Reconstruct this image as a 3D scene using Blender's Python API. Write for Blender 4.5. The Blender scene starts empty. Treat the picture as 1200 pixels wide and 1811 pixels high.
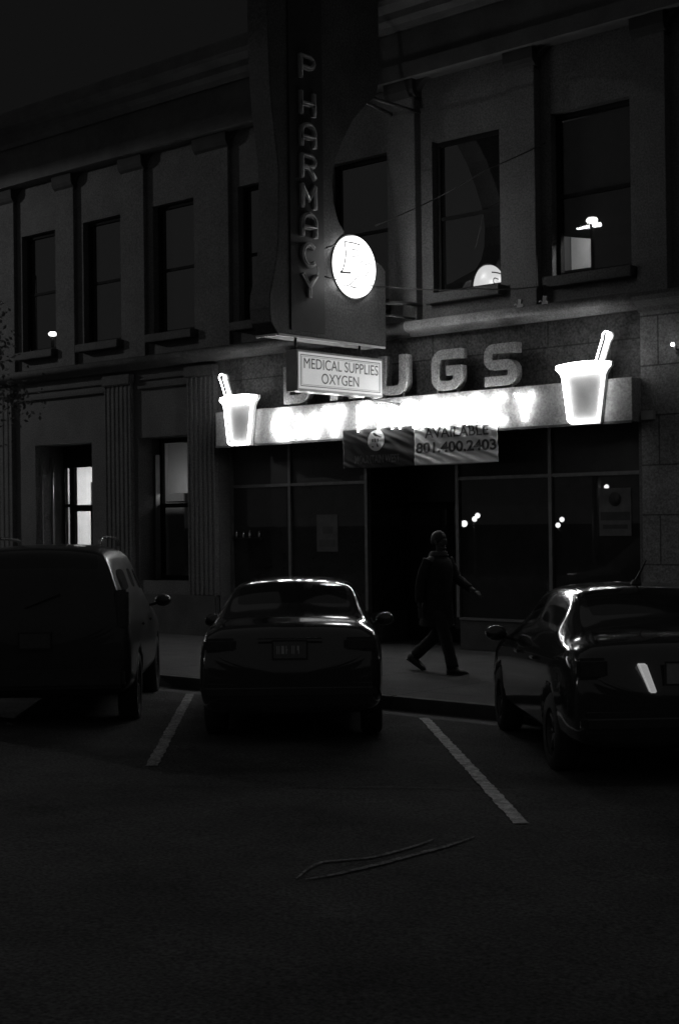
import bpy, bmesh, math, random
from math import sin, cos, pi, radians, sqrt, atan2
from mathutils import Vector, Matrix
random.seed(7)
SC = bpy.context.scene
COL = SC.collection

# ------------------------------------------------------------------ camera
YAW, PITCH, ROLL = radians(41.6), radians(.38), radians(.70)
cam_d = bpy.data.cameras.new('camera')
cam = bpy.data.objects.new('camera', cam_d); COL.objects.link(cam)
cam_d.sensor_fit = 'HORIZONTAL'; cam_d.sensor_width = 24.0; cam_d.lens = 51.0
cam_d.clip_end = 2000; cam_d.clip_start = .05
fw = Vector((-sin(YAW)*cos(PITCH), cos(YAW)*cos(PITCH), sin(PITCH)))
rt = Vector((cos(YAW), sin(YAW), 0)); up = rt.cross(fw)
r2 = rt*cos(ROLL) - up*sin(ROLL); u2 = rt*sin(ROLL) + up*cos(ROLL)
M3 = Matrix((r2, u2, -fw)).transposed()
cam.matrix_world = Matrix.Translation((0, -17.6, 2.0)) @ M3.to_4x4()
SC.camera = cam

# ------------------------------------------------------------------ world, night glow, exposure
W = bpy.data.worlds.new('World'); SC.world = W; W.use_nodes = True
bg = W.node_tree.nodes['Background']
bg.inputs['Color'].default_value = (1, 1, 1, 1); bg.inputs['Strength'].default_value = .0056
sd = bpy.data.lights.new('night_glow', 'SUN'); sd.energy = .08; sd.angle = radians(150); sd.color = (1, 1, 1)
so = bpy.data.objects.new('night_glow', sd); COL.objects.link(so)
so.rotation_euler = (radians(38), radians(14), 0)
SC.view_settings.view_transform = 'Standard'; SC.view_settings.look = 'None'
SC.view_settings.exposure = 0; SC.view_settings.gamma = 1
SC.render.engine = 'CYCLES'
SC.cycles.use_denoising = True
SC.cycles.denoiser = 'OPENIMAGEDENOISE'
SC.cycles.max_bounces = 6; SC.cycles.diffuse_bounces = 3; SC.cycles.glossy_bounces = 4
SC.cycles.transparent_max_bounces = 8
SC.cycles.caustics_reflective = False; SC.cycles.caustics_refractive = False
SC.cycles.sample_clamp_indirect = 3.0
SC.cycles.filter_width = 1.6

# ------------------------------------------------------------------ materials
MATS = {}
def mat(name, base, rough=.6, amt=.25, scale=6., bump=.0, bscale=60., metal=0., spec=.5, emit=0., coat=0.,
        fine=.0, fscale=200., joints=None):
    if name in MATS: return MATS[name]
    m = bpy.data.materials.new(name); m.use_nodes = True
    nt = m.node_tree; N = nt.nodes; L = nt.links; b = N['Principled BSDF']
    tc = N.new('ShaderNodeTexCoord')
    no = N.new('ShaderNodeTexNoise'); no.inputs['Scale'].default_value = scale; no.inputs['Detail'].default_value = 8
    no.inputs['Roughness'].default_value = .65
    L.new(tc.outputs['Object'], no.inputs['Vector'])
    mr = N.new('ShaderNodeMapRange'); mr.inputs['From Min'].default_value = .3; mr.inputs['From Max'].default_value = .7
    mr.inputs['To Min'].default_value = base*(1-amt); mr.inputs['To Max'].default_value = base*(1+amt)
    L.new(no.outputs['Fac'], mr.inputs['Value'])
    out = mr.outputs['Result']
    if fine > 0:
        nf = N.new('ShaderNodeTexNoise'); nf.inputs['Scale'].default_value = fscale; nf.inputs['Detail'].default_value = 3
        L.new(tc.outputs['Object'], nf.inputs['Vector'])
        m2 = N.new('ShaderNodeMapRange'); m2.inputs['From Min'].default_value = .3; m2.inputs['From Max'].default_value = .7
        m2.inputs['To Min'].default_value = 1-fine; m2.inputs['To Max'].default_value = 1+fine
        L.new(nf.outputs['Fac'], m2.inputs['Value'])
        mu = N.new('ShaderNodeMath'); mu.operation = 'MULTIPLY'
        L.new(out, mu.inputs[0]); L.new(m2.outputs['Result'], mu.inputs[1]); out = mu.outputs[0]
    if joints:
        jw, jh, axis = joints
        mp = N.new('ShaderNodeMapping')
        if axis == 'XZ': mp.inputs['Rotation'].default_value = (radians(-90), 0, 0)
        L.new(tc.outputs['Object'], mp.inputs['Vector'])
        br = N.new('ShaderNodeTexBrick'); br.offset = .5 if axis == 'XZ' else 0.
        br.inputs['Scale'].default_value = 1; br.inputs['Mortar Size'].default_value = .012
        br.inputs['Brick Width'].default_value = jw; br.inputs['Row Height'].default_value = jh
        br.inputs['Color1'].default_value = (1, 1, 1, 1); br.inputs['Color2'].default_value = (.88, .88, .88, 1)
        br.inputs['Mortar'].default_value = (.35, .35, .35, 1)
        L.new(mp.outputs['Vector'], br.inputs['Vector'])
        mu = N.new('ShaderNodeMath'); mu.operation = 'MULTIPLY'
        bw = N.new('ShaderNodeRGBToBW'); L.new(br.outputs['Color'], bw.inputs[0])
        L.new(out, mu.inputs[0]); L.new(bw.outputs[0], mu.inputs[1]); out = mu.outputs[0]
    L.new(out, b.inputs['Base Color'])
    b.inputs['Roughness'].default_value = rough; b.inputs['Metallic'].default_value = metal
    b.inputs['Specular IOR Level'].default_value = spec
    b.inputs['Coat Weight'].default_value = coat; b.inputs['Coat Roughness'].default_value = .03
    if emit > 0:
        b.inputs['Emission Color'].default_value = (1, 1, 1, 1); b.inputs['Emission Strength'].default_value = emit
    if bump > 0:
        nb = N.new('ShaderNodeTexNoise'); nb.inputs['Scale'].default_value = bscale; nb.inputs['Detail'].default_value = 6
        L.new(tc.outputs['Object'], nb.inputs['Vector'])
        bu = N.new('ShaderNodeBump'); bu.inputs['Strength'].default_value = bump; bu.inputs['Distance'].default_value = .02
        L.new(nb.outputs['Fac'], bu.inputs['Height']); L.new(bu.outputs['Normal'], b.inputs['Normal'])
    MATS[name] = m; return m

def glass_mat(name, tint=.9, refl=.12):
    m = bpy.data.materials.new(name); m.use_nodes = True; nt = m.node_tree; nt.nodes.clear()
    o = nt.nodes.new('ShaderNodeOutputMaterial'); mx = nt.nodes.new('ShaderNodeMixShader')
    t = nt.nodes.new('ShaderNodeBsdfTransparent'); g = nt.nodes.new('ShaderNodeBsdfGlossy')
    t.inputs[0].default_value = (tint, tint, tint, 1); g.inputs['Roughness'].default_value = .01
    no = nt.nodes.new('ShaderNodeTexNoise'); no.inputs['Scale'].default_value = 3
    mr = nt.nodes.new('ShaderNodeMapRange'); mr.inputs['To Min'].default_value = refl*.8; mr.inputs['To Max'].default_value = refl*1.2
    nt.links.new(no.outputs['Fac'], mr.inputs['Value']); nt.links.new(mr.outputs['Result'], mx.inputs[0])
    nt.links.new(t.outputs[0], mx.inputs[1]); nt.links.new(g.outputs[0], mx.inputs[2]); nt.links.new(mx.outputs[0], o.inputs[0])
    return m

STONE = mat('painted_stone', .14, .85, .22, 1.3, .35, 30, fine=.42, fscale=42)
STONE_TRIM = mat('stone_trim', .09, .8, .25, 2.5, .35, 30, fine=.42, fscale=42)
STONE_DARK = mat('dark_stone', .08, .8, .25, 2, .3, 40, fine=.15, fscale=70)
STONE_ENT = mat('entablature_stone', .12, .85, .3, 1.5, .3, 40, fine=.15, fscale=60)  # architrave and cornice, a little darker than the wall stone
BLOCK = mat('stone_blocks', .27, .85, .25, 1.6, .35, 30, fine=.42, fscale=42, joints=(1.5, .68, 'XZ'))
FRIEZE = mat('frieze_blocks', .095, .85, .35, 2.2, .35, 50, fine=.6, fscale=30, joints=(2.1, .56, 'XZ'))
ASPHALT = mat('asphalt', .105, .95, .35, .9, .9, 60, fine=.5, fscale=45, spec=.1)
PATCH = mat('older_asphalt', .050, .95, .3, 1.4, .7, 60, fine=.35, fscale=100, spec=.1)
CONCRETE = mat('pavement_concrete', .085, .9, .3, 1.4, .3, 60, fine=.5, fscale=42, joints=(1.5, 1.45, 'XY'))
CURB = mat('curb_concrete', .13, .9, .25, 3, .3, 60, fine=.25, fscale=90)
LINE = mat('worn_road_paint', .7, .9, .6, 10, .5, 60, fine=.4, fscale=60)
LINE_SHADED = mat('shaded_worn_road_paint', .33, .9, .7, 12, .5, 60, fine=.6, fscale=50)  # darker copy of the worn paint: the SUV's shade put into the colour
SCUFF = mat('scuffed_paint', .22, .9, .9, 9, .5, 60, fine=.7, fscale=45)
DGLASS = mat('night_window_glass', .012, .0, .2, 3, spec=1.0)
DGLASS.node_tree.nodes['Principled BSDF'].inputs['IOR'].default_value = 2.0
SGLASS = mat('shop_window_glass', .03, .0, .2, 3, spec=.8)
CLEAR = glass_mat('clear_pane', .92, .06)
FRAME = mat('dark_window_frame', .02, .8, .2, 6, spec=.1)
ALU = mat('aluminium_frame', .22, .35, .2, 8, metal=.6)
BANDM = mat('sign_band_enamel', .30, .55, .15, 3, .05, 30, fine=.35, fscale=35)
CABM = mat('sign_cabinet_white', .6, .5, .1, 5, .05, 30, fine=.06, fscale=60)
CAB_SIDE = mat('sign_cabinet_side', .12, .6, .2, 5)
NEON = mat('neon_tube_glass', .8, .3, .05, 5, emit=12.5)
NEON_L = mat('neon_letter_glass', .8, .3, .05, 5, emit=44.)
NEON_OFF = mat('unlit_neon_glass', .5, .15, .1, 5, spec=.8)
BLADE = mat('blade_sign_metal', .07, .6, .3, 2.0, .12, 20, fine=.6, fscale=35)
BLADE_DK = mat('blade_dark_panel', .035, .6, .2, 3)
LETM = mat('channel_letter_metal', .33, .55, .25, 7, .1, 30, fine=.15, fscale=50)
DRUGM = mat('enamelled_letter', .40, .5, .25, 6, .1, 30, fine=.5, fscale=35)
BOXFACE = mat('backlit_sign_face', .6, .5, .06, 4, fine=.1, fscale=60, emit=.34)
INK = mat('dark_lettering', .05, .6, .2, 10)
STEEL = mat('rusty_steel', .08, .5, .3, 10, metal=.3)
WIRE = mat('black_cable', .012, .6, .2, 10)
BLACKP = mat('black_car_paint', .035, .12, .1, 3, coat=1., spec=.6)
GREYP = mat('dark_car_paint', .038, .12, .1, 3, coat=1., spec=.6)
SUVP = mat('dark_suv_paint', .035, .3, .2, 3, coat=.35, spec=.4)
CGLASS = mat('tinted_car_glass', .03, .04, .1, 3, spec=.5)
RUBBER = mat('tyre_rubber', .035, .85, .2, 20)
RIM = mat('alloy_rim', .2, .35, .2, 10, metal=.8)
TRIM = mat('black_plastic_trim', .035, .5, .2, 10)
LENS = mat('tail_light_lens', .05, .12, .2, 20, coat=1., spec=.8)
PLATE_B = mat('bright_plate_enamel', .34, .5, .15, 20)
PLATE = mat('plate_enamel', .15, .5, .15, 20)
CHROME = mat('chrome', .6, .12, .05, 10, metal=1.)
BANW = mat('white_vinyl_banner', .7, .3, .12, 3, .15, 12, spec=.6)
BAND_DK = mat('dark_vinyl_banner', .018, .75, .2, 4, .1, 12, spec=.6)
GREYINK = mat('grey_print', .13, .6, .3, 30)
SKIN = mat('skin', .09, .5, .1, 20)
COATM = mat('dark_wool_coat', .018, .9, .25, 14, .4, 90)
TROUS = mat('dark_trousers', .022, .9, .2, 14, .3, 90)
SHOE = mat('dark_shoe', .02, .5, .2, 14)
HAIR = mat('dark_hair', .02, .6, .3, 40)
BARK = mat('bark', .07, .9, .3, 12, .6, 30)
LEAF = mat('leaf', .06, .6, .35, 2)
POLEM = mat('lamp_post_metal', .06, .5, .2, 8)
LAMPG = mat('lit_lamp_glass', .8, .4, .02, 3, emit=16.)
LAMPS = mat('lit_street_lamp_glass', .8, .4, .02, 3, emit=20.)
ROOMW = mat('room_wall', .6, .9, .12, 2.5, fine=.08, fscale=60)
ROOMD = mat('room_partition', .22, .9, .12, 2.5, fine=.1, fscale=60)
POSTER = mat('faded_poster', .13, .7, .3, 5)
POSTER_DK = mat('poster_print', .05, .7, .3, 5)

# ------------------------------------------------------------------ mesh helpers
class MB:
    def __init__(s): s.v = []; s.f = []; s.sm = []
    def add(s, vs, fs, smooth=False):
        o = len(s.v); s.v += [tuple(v) for v in vs]
        for f in fs: s.f.append(tuple(i+o for i in f)); s.sm.append(smooth)
        return s
    def box(s, x0, x1, y0, y1, z0, z1):
        if x0 > x1: x0, x1 = x1, x0
        if y0 > y1: y0, y1 = y1, y0
        if z0 > z1: z0, z1 = z1, z0
        vs = [(x, y, z) for x in (x0, x1) for y in (y0, y1) for z in (z0, z1)]
        return s.add(vs, [(0,1,3,2),(4,6,7,5),(0,4,5,1),(2,3,7,6),(0,2,6,4),(1,5,7,3)])
    def prism(s, poly, axis, a0, a1, smooth=False):
        # poly: 2d points; axis: 0 -> (y,z), 1 -> (x,z), 2 -> (x,y)
        def P(p, a): return {0:(a,p[0],p[1]), 1:(p[0],a,p[1]), 2:(p[0],p[1],a)}[axis]
        n = len(poly); vs = [P(p, a0) for p in poly]+[P(p, a1) for p in poly]
        fs = [tuple(range(n)), tuple(range(2*n-1, n-1, -1))]
        s.add(vs, fs)
        o = len(s.v)-2*n
        for i in range(n):
            j = (i+1) % n; s.f.append((o+i, o+n+i, o+n+j, o+j)); s.sm.append(smooth)
        return s
    def tube(s, path, r, seg=8, closed=False, caps=True):
        P = [Vector(p) for p in path]; n = len(P)
        rs = r if isinstance(r, (list, tuple)) else [r]*n
        prev = None; vs = []
        for i in range(n):
            if closed: t = P[(i+1) % n]-P[i-1]
            else: t = P[min(i+1, n-1)]-P[max(i-1, 0)]
            t.normalize()
            if prev is None:
                a = Vector((0, 0, 1)) if abs(t.z) < .9 else Vector((1, 0, 0)); nrm = t.cross(a).normalized()
            else:
                nrm = (prev - t*prev.dot(t))
                nrm = nrm.normalized() if nrm.length > 1e-6 else t.orthogonal().normalized()
            prev = nrm; b = t.cross(nrm)
            for k in range(seg):
                an = 2*pi*k/seg; vs.append(P[i]+(nrm*cos(an)+b*sin(an))*rs[i])
        fs = []
        m = n if closed else n-1
        for i in range(m):
            for k in range(seg):
                a = i*seg+k; b_ = i*seg+(k+1) % seg; c = ((i+1) % n)*seg+(k+1) % seg; d = ((i+1) % n)*seg+k
                fs.append((a, b_, c, d))
        s.add(vs, fs, True)
        if caps and not closed:
            o = len(s.v)-n*seg
            s.f.append(tuple(o+k for k in range(seg-1, -1, -1))); s.sm.append(False)
            s.f.append(tuple(o+(n-1)*seg+k for k in range(seg))); s.sm.append(False)
        return s
    def lathe(s, prof, c=(0,0,0), axis=2, seg=24):
        # prof: (r, h)
        vs = []
        for r, h in prof:
            for k in range(seg):
                a = 2*pi*k/seg; p = (r*cos(a), r*sin(a), h)
                if axis == 0: p = (h, p[0], p[1])
                if axis == 1: p = (p[0], h, p[1])
                vs.append((p[0]+c[0], p[1]+c[1], p[2]+c[2]))
        fs = [(i*seg+k, i*seg+(k+1) % seg, (i+1)*seg+(k+1) % seg, (i+1)*seg+k) for i in range(len(prof)-1) for k in range(seg)]
        return s.add(vs, fs, True)
    def build(s, name, m, parent=None, bevel=0., recalc=True):
        me = bpy.data.meshes.new(name); me.from_pydata(s.v, [], s.f)
        me.polygons.foreach_set('use_smooth', s.sm); me.update()
        if recalc or bevel:
            bm = bmesh.new(); bm.from_mesh(me)
            if bevel > 0:
                es = [e for e in bm.edges if len(e.link_faces) == 2 and e.calc_face_angle(0) > .6]
                bmesh.ops.bevel(bm, geom=es, offset=bevel, segments=2, affect='EDGES', clamp_overlap=True)
            bmesh.ops.recalc_face_normals(bm, faces=bm.faces); bm.to_mesh(me); bm.free()
        me.materials.append(m)
        o = bpy.data.objects.new(name, me); COL.objects.link(o)
        if parent: o.parent = parent
        return o

def empty(name, loc=(0,0,0), rz=0.):
    o = bpy.data.objects.new(name, None); COL.objects.link(o); o.location = loc; o.rotation_euler = (0,0,rz)
    o.empty_display_size = .2
    return o
def tag(o, label=None, cat=None, group=None, kind=None):
    if label: o['label'] = label
    if cat: o['category'] = cat
    if group: o['group'] = group
    if kind: o['kind'] = kind
    return o
def kids(o): return list(o.children)
def copy_tree(o, parent=None):
    ch = [c for c in bpy.data.objects if c.parent == o]
    c = o.copy(); COL.objects.link(c)
    if parent: c.parent = parent
    for x in ch: copy_tree(x, c)
    return c
def bake(o, name=None):
    bpy.context.view_layer.update()
    dg = bpy.context.evaluated_depsgraph_get(); ev = o.evaluated_get(dg)
    me = bpy.data.meshes.new_from_object(ev, depsgraph=dg)
    return me
def reparent_local(parent_inv, o): o.matrix_parent_inverse = parent_inv

def text_mesh(s, size, xs=1., extrude=.0, weight=0., spacing=1.):
    cu = bpy.data.curves.new('txt', 'FONT'); cu.body = s; cu.size = size; cu.align_x = 'CENTER'; cu.align_y = 'CENTER'
    cu.extrude = extrude; cu.offset = weight; cu.space_character = spacing; cu.resolution_u = 4
    o = bpy.data.objects.new('txt', cu); COL.objects.link(o)
    me = bake(o); bpy.data.objects.remove(o); 
    for v in me.vertices: v.co.x *= xs
    return me
def place_mesh(me, name, m, parent, fn, sub=0.):
    bm = bmesh.new(); bm.from_mesh(me)
    if sub > 0:
        bmesh.ops.triangulate(bm, faces=bm.faces)
        for _ in range(4):
            es = [e for e in bm.edges if e.calc_length() > sub]
            if not es: break
            bmesh.ops.subdivide_edges(bm, edges=es, cuts=1)
            bmesh.ops.triangulate(bm, faces=bm.faces)
    for v in bm.verts: v.co = Vector(fn(v.co.x, v.co.y, v.co.z))
    bm.to_mesh(me); bm.free(); me.materials.clear(); me.materials.append(m); me.name = name
    o = bpy.data.objects.new(name, me); COL.objects.link(o)
    if parent: o.parent = parent
    return o

# ------------------------------------------------------------------ ground, road, pavement
def road_z(y):
    if y > -4.95: return -.15
    if y > -17.2: return -.15+.025*(-4.95-y)
    return .156-.02*(-17.2-y)
g = MB(); g.add([(-600,-600,-.62),(600,-600,-.62),(600,600,-.62),(-600,600,-.62)], [(0,1,2,3)])
tag(g.build('ground', ASPHALT, recalc=False), kind='structure')
b = MB(); ys = [-4.95, -8, -11, -14, -17.2, -20, -24, -28.0]; n = len(ys)
b.add([(x, y, road_z(y)) for y in ys for x in (-160, 160)], [(2*i, 2*i+2, 2*i+3, 2*i+1) for i in range(n-1)])
tag(b.build('road', ASPHALT), kind='structure')
b = MB()
b.box(-160, 160, -4.80, .0, -.5, 0)
b.box(-18.45, -10.1, .0, 2.2, -.5, 0)
tag(b.build('pavement', CONCRETE), kind='structure')
b = MB()
for k in range(-60, 20): b.box(k*1.5, k*1.5+1.492, -4.95+random.uniform(-.004,.004), -4.805, -.5, .003+random.uniform(-.004,.004))
tag(b.build('kerb', CURB, bevel=.012), kind='structure')
b = MB(); b.add([(x, y, road_z(y)+dz) for y, dz in ((-4.953, .004), (-5.35, .004)) for x in (-160, 160)], [(0,1,3,2)])
tag(b.build('gutter', CURB), kind='structure')
b = MB(); b.box(-160, 160, -28.0, -33, -.5, .06)
tag(b.build('far_pavement', CONCRETE), kind='structure')
# asphalt resurfacing patch whose edge crosses the parking line
b = MB()
pts = [(-30,-12.2),(-10.4,-12.05),(-7.9,-9.82),(-6.35,-8.58),(-3.0,-6.0),(6,-6),(12,-14.9),(12,-16.9),(-30,-16.9)]
pts = [(-26,-11.6),(-14,-10.7),(-9.9,-10.1),(-7.84,-9.80),(-6.35,-8.60),(-4.2,-7.6),(2,-7.2),(10,-9),(10,-16.5),(-26,-16.5)]

def strip(path, w, dz=.008, jitter=0.):
    m_ = MB(); vs = []
    for i, (x, y) in enumerate(path):
        p0 = Vector(path[max(i-1,0)]); p1 = Vector(path[min(i+1,len(path)-1)]); t = (p1-p0).normalized(); nn = Vector((-t.y, t.x))
        ww = w[i] if isinstance(w, list) else w
        for sgn in (-1, 1):
            q = Vector((x, y))+nn*ww*.5*sgn*(1+random.uniform(-jitter, jitter)); vs.append((q.x, q.y, road_z(q.y)+dz))
    return m_.add(vs, [(2*i, 2*i+1, 2*i+3, 2*i+2) for i in range(len(path)-1)])
def lerp_path(a, b_, n_): return [(a[0]+(b_[0]-a[0])*i/n_, a[1]+(b_[1]-a[1])*i/n_) for i in range(n_+1)]
for k in range(-3, 3):
    x0 = -10.06 - 3.72*k
    tag(strip(lerp_path((x0+.38, -5.36), (x0+4.56, -9.62), 90), .105, jitter=.16).build('parking_line', LINE if k == 0 else LINE_SHADED, recalc=False), kind='structure')
def smooth_path(pts, n_=8):
    out = []
    for i in range(len(pts)-1):
        p0 = pts[max(i-1,0)]; p1 = pts[i]; p2 = pts[i+1]; p3 = pts[min(i+2,len(pts)-1)]
        for k in range(n_):
            t = k/n_
            out.append(tuple(.5*((2*p1[j])+(-p0[j]+p2[j])*t+(2*p0[j]-5*p1[j]+4*p2[j]-p3[j])*t*t+(-p0[j]+3*p1[j]-3*p2[j]+p3[j])*t**3) for j in range(len(p1))))
    out.append(tuple(pts[-1])); return out
def arc(pts, w):
    p = smooth_path(pts); n_ = len(p)
    return strip(p, [w*(.25+.75*min(1, 4*min(i, n_-1-i)/n_)) for i in range(n_)], jitter=.3)
tag(arc([(-5.50,-11.80),(-5.67,-11.45),(-5.63,-11.29),(-5.55,-11.10),(-5.55,-10.87),(-5.57,-10.63),(-5.61,-10.43)], .035).build('road_scuff', SCUFF, recalc=False), kind='structure')
tag(arc([(-5.45,-11.78),(-5.41,-11.55),(-5.40,-11.16),(-5.41,-10.83),(-5.42,-10.53),(-5.47,-10.19)], .045).build('road_scuff', SCUFF, recalc=False), kind='structure')
# tar-filled cracks
tar = mat('tar_seam', .02, .6, .3, 10)
for pp in ([(-9.2,-10.8),(-7.84,-9.78),(-7.0,-9.05),(-6.35,-8.60),(-5.9,-8.3)],):
    p = smooth_path(pp, 10); p = [(x+random.uniform(-.012,.012), y+random.uniform(-.012,.012)) for x, y in p]
    tag(strip(p, .012, dz=.010, jitter=.5).build('tar_seam', tar, recalc=False), kind='structure')

# ------------------------------------------------------------------ the building
B = empty('commercial_building', (-14, 0, 0))
tag(B, 'two storey pale stone corner pharmacy building with pilasters and tall upper windows', 'building')
Binv = Matrix.Translation((14, 0, 0))
def bp(o):
    o.matrix_parent_inverse = Binv; return o
def part(mb, name, m, bevel=0., parent=None, recalc=True):
    o = mb.build(name, m, parent or B, bevel, recalc)
    if parent is None or parent is B: bp(o)
    return o
XL, XR = -34.0, -2.0
def panel(x0, x1, z0, z1, holes, y, thick):
    xs = sorted({x0, x1, *[h[0] for h in holes], *[h[1] for h in holes]}); zs = sorted({z0, z1, *[h[2] for h in holes], *[h[3] for h in holes]})
    m_ = MB()
    def hole(cx, cz): return any(h[0] < cx < h[1] and h[2] < cz < h[3] for h in holes)
    ci = len(xs)-1; cj = len(zs)-1
    solid = {(i, j) for i in range(ci) for j in range(cj) if not hole((xs[i]+xs[i+1])/2, (zs[j]+zs[j+1])/2)}
    idx = {}
    def V(i, j, k):
        if (i, j, k) not in idx:
            idx[(i, j, k)] = len(m_.v); m_.v.append((xs[i], y+(thick if k else 0), zs[j]))
        return idx[(i, j, k)]
    for (i, j) in solid:
        for k in (0, 1): m_.f.append((V(i,j,k), V(i+1,j,k), V(i+1,j+1,k), V(i,j+1,k))); m_.sm.append(False)
        for (di, dj, a, c) in ((-1,0,(i,j),(i,j+1)), (1,0,(i+1,j),(i+1,j+1)), (0,-1,(i,j),(i+1,j)), (0,1,(i,j+1),(i+1,j+1))):
            if (i+di, j+dj) not in solid:
                m_.f.append((V(*a,0), V(*c,0), V(*c,1), V(*a,1))); m_.sm.append(False)
    return m_
UW = [(-28.4,-27.3), (-26.34,-25.24), (-24.28,-23.18), (-22.30,-21.18), (-20.25,-19.14), (-18.00,-16.92), (-15.84,-14.61), (-13.71,-12.44), (-11.53,-10.23)]
UZ0, UZ1 = 5.50, 7.88
YU = .10
holes = [(a, c, UZ0, UZ1) for a, c in UW]
wall_up = part(panel(XL, XR, 5.05, 8.86, holes, YU, .34), 'upper_wall', STONE)
GW = [(-23.77, -21.98, .95, 3.60), (-20.62, -19.25, .95, 3.60)]
SF = (-18.45, -10.10, -.4, 3.40)
wall_lo = part(panel(XL, -10.02, -.4, 5.05, GW+[SF], 0, .34), 'lower_wall', STONE)
# right pier in coursed stone blocks, standing 60 mm proud
part(MB().box(-10.02, XR, -.06, .34, -.4, 4.95), 'block_pier', BLOCK)
part(MB().box(-18.25, -10.03, -.012, -.001, 3.93, 4.86), 'frieze', FRIEZE)
# body of the building behind
part(MB().box(XL, XR, 6.0, 12, -.4, 9.9), 'rear_wall', STONE_DARK)
part(MB().box(XL, XR, .44, 12.01, 9.905, 10.0), 'roof', STONE_DARK)
part(MB().box(XL, XR, .445, 5.99, 4.7, 4.95), 'floor_slab', STONE_DARK)
part(MB().box(XL-.3, XL, 0, 12, -.4, 10.1), 'side_wall', STONE)
part(MB().box(XR, XR+.3, 0, 12, -.4, 10.1), 'side_wall', STONE)
CAPM = mat('shaded_capital', .05, .85, .3, 3, .3, 40)  # near-black: the shadow from the lamp put into the stone colour
# upper pilasters with capitals
rights = [-32.6,-30.5,-28.55,-26.5,-24.44,-22.49,-20.41,-18.16,-16.0,-13.93,-11.71,-9.6]
lefts = [-33.3,-31.2,-29.3,-27.12,-25.05,-23.03,-21.02,-18.96,-16.76,-14.45,-12.17,-10.06]
for xl, xr in zip(lefts, rights):
    pf = -.05 if xl > -15 else YU-.085
    p = part(MB().box(xl, xr, pf, YU-.002, 5.06, 8.62), 'pilaster', STONE, bevel=.006)
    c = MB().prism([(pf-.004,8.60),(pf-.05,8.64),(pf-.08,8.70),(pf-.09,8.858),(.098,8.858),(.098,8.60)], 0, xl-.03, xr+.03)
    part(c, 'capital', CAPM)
    # rounded shadow in the next bay's top corner, built as a dark piece
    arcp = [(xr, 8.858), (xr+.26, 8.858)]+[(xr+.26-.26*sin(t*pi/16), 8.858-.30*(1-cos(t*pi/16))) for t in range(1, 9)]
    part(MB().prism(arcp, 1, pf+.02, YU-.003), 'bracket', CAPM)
# entablature: architrave, frieze, dentil cornice and parapet
e = MB().box(XL, XR, -.22, .44, 8.862, 9.10).box(XL, XR, -.17, .44, 9.102, 9.62)
part(e, 'architrave', STONE_ENT)
prof = [(.44,9.622),(-.22,9.622),(-.26,9.70),(-.36,9.76),(-.38,9.86),(-.56,9.92),(-.60,9.98),(-.62,10.16),(-.60,10.20),(.44,10.24)]
part(MB().prism(prof, 0, XL, XR), 'cornice', STONE_ENT)
# ledge between the storeys
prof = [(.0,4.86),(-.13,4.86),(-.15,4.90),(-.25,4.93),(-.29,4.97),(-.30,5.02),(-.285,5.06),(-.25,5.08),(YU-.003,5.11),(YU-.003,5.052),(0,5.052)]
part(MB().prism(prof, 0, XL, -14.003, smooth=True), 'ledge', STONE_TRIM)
part(MB().prism(prof, 0, -14.0, -9.97, smooth=True), 'ledge', mat('rx_lit_ledge', .26, .7, .3, 2.5, .3, 30, fine=.4, fscale=42))  # paler than the other ledges: glow of the Rx lens put into the colour
prof = [(-.06,4.80),(-.20,4.80),(-.22,4.86),(-.38,4.93),(-.42,4.99),(-.41,5.04),(YU-.003,5.07),(YU-.003,4.951),(-.06,4.951)]
part(MB().prism(prof, 0, -9.965, XR), 'ledge', STONE_TRIM)
for z0, z1, dd in ((4.66, 4.70, .05), (4.50, 4.56, .07)):
    for xa, xb in ((XL, -24.92), (-24.40, -21.50), (-20.55, -19.15), ):
        part(MB().box(xa, xb, -dd, -.001, z0, z1), 'string_course', STONE_TRIM, bevel=.01)
# plinth
for xa, xb in ((XL, -18.46),):
    part(MB().box(xa, xb, -.12, -.002, -.3, .72), 'plinth', STONE_DARK, bevel=.02)
# fluted pilasters of the ground storey
def flute(x0, x1, z0, z1):
    n_ = 6; w = (x1-x0)/n_; poly = [(x0, -.002), (x0, -.10)]
    for i in range(n_):
        a = x0+i*w
        poly.append((a+w*.18, -.10))
        for k in range(1, 6): t = pi*k/6; poly.append((a+w*.5-w*.32*cos(t), -.10+.016*sin(t)))
        poly.append((a+w*.82, -.10))
    poly += [(x1, -.10), (x1, -.002)]
    return MB().prism(poly, 2, z0, z1)
for xa, xb in ((-28.9,-28.1), (-25.4,-24.42), (-21.46,-20.72), (-19.16,-18.46)):
    p = part(flute(xa, xb, .73, 4.60), 'fluted_pilaster', STONE)
    part(MB().box(xa-.04, xb+.04, -.15, -.003, 4.602, 4.80), 'capital', STONE_TRIM, bevel=.02)
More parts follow.
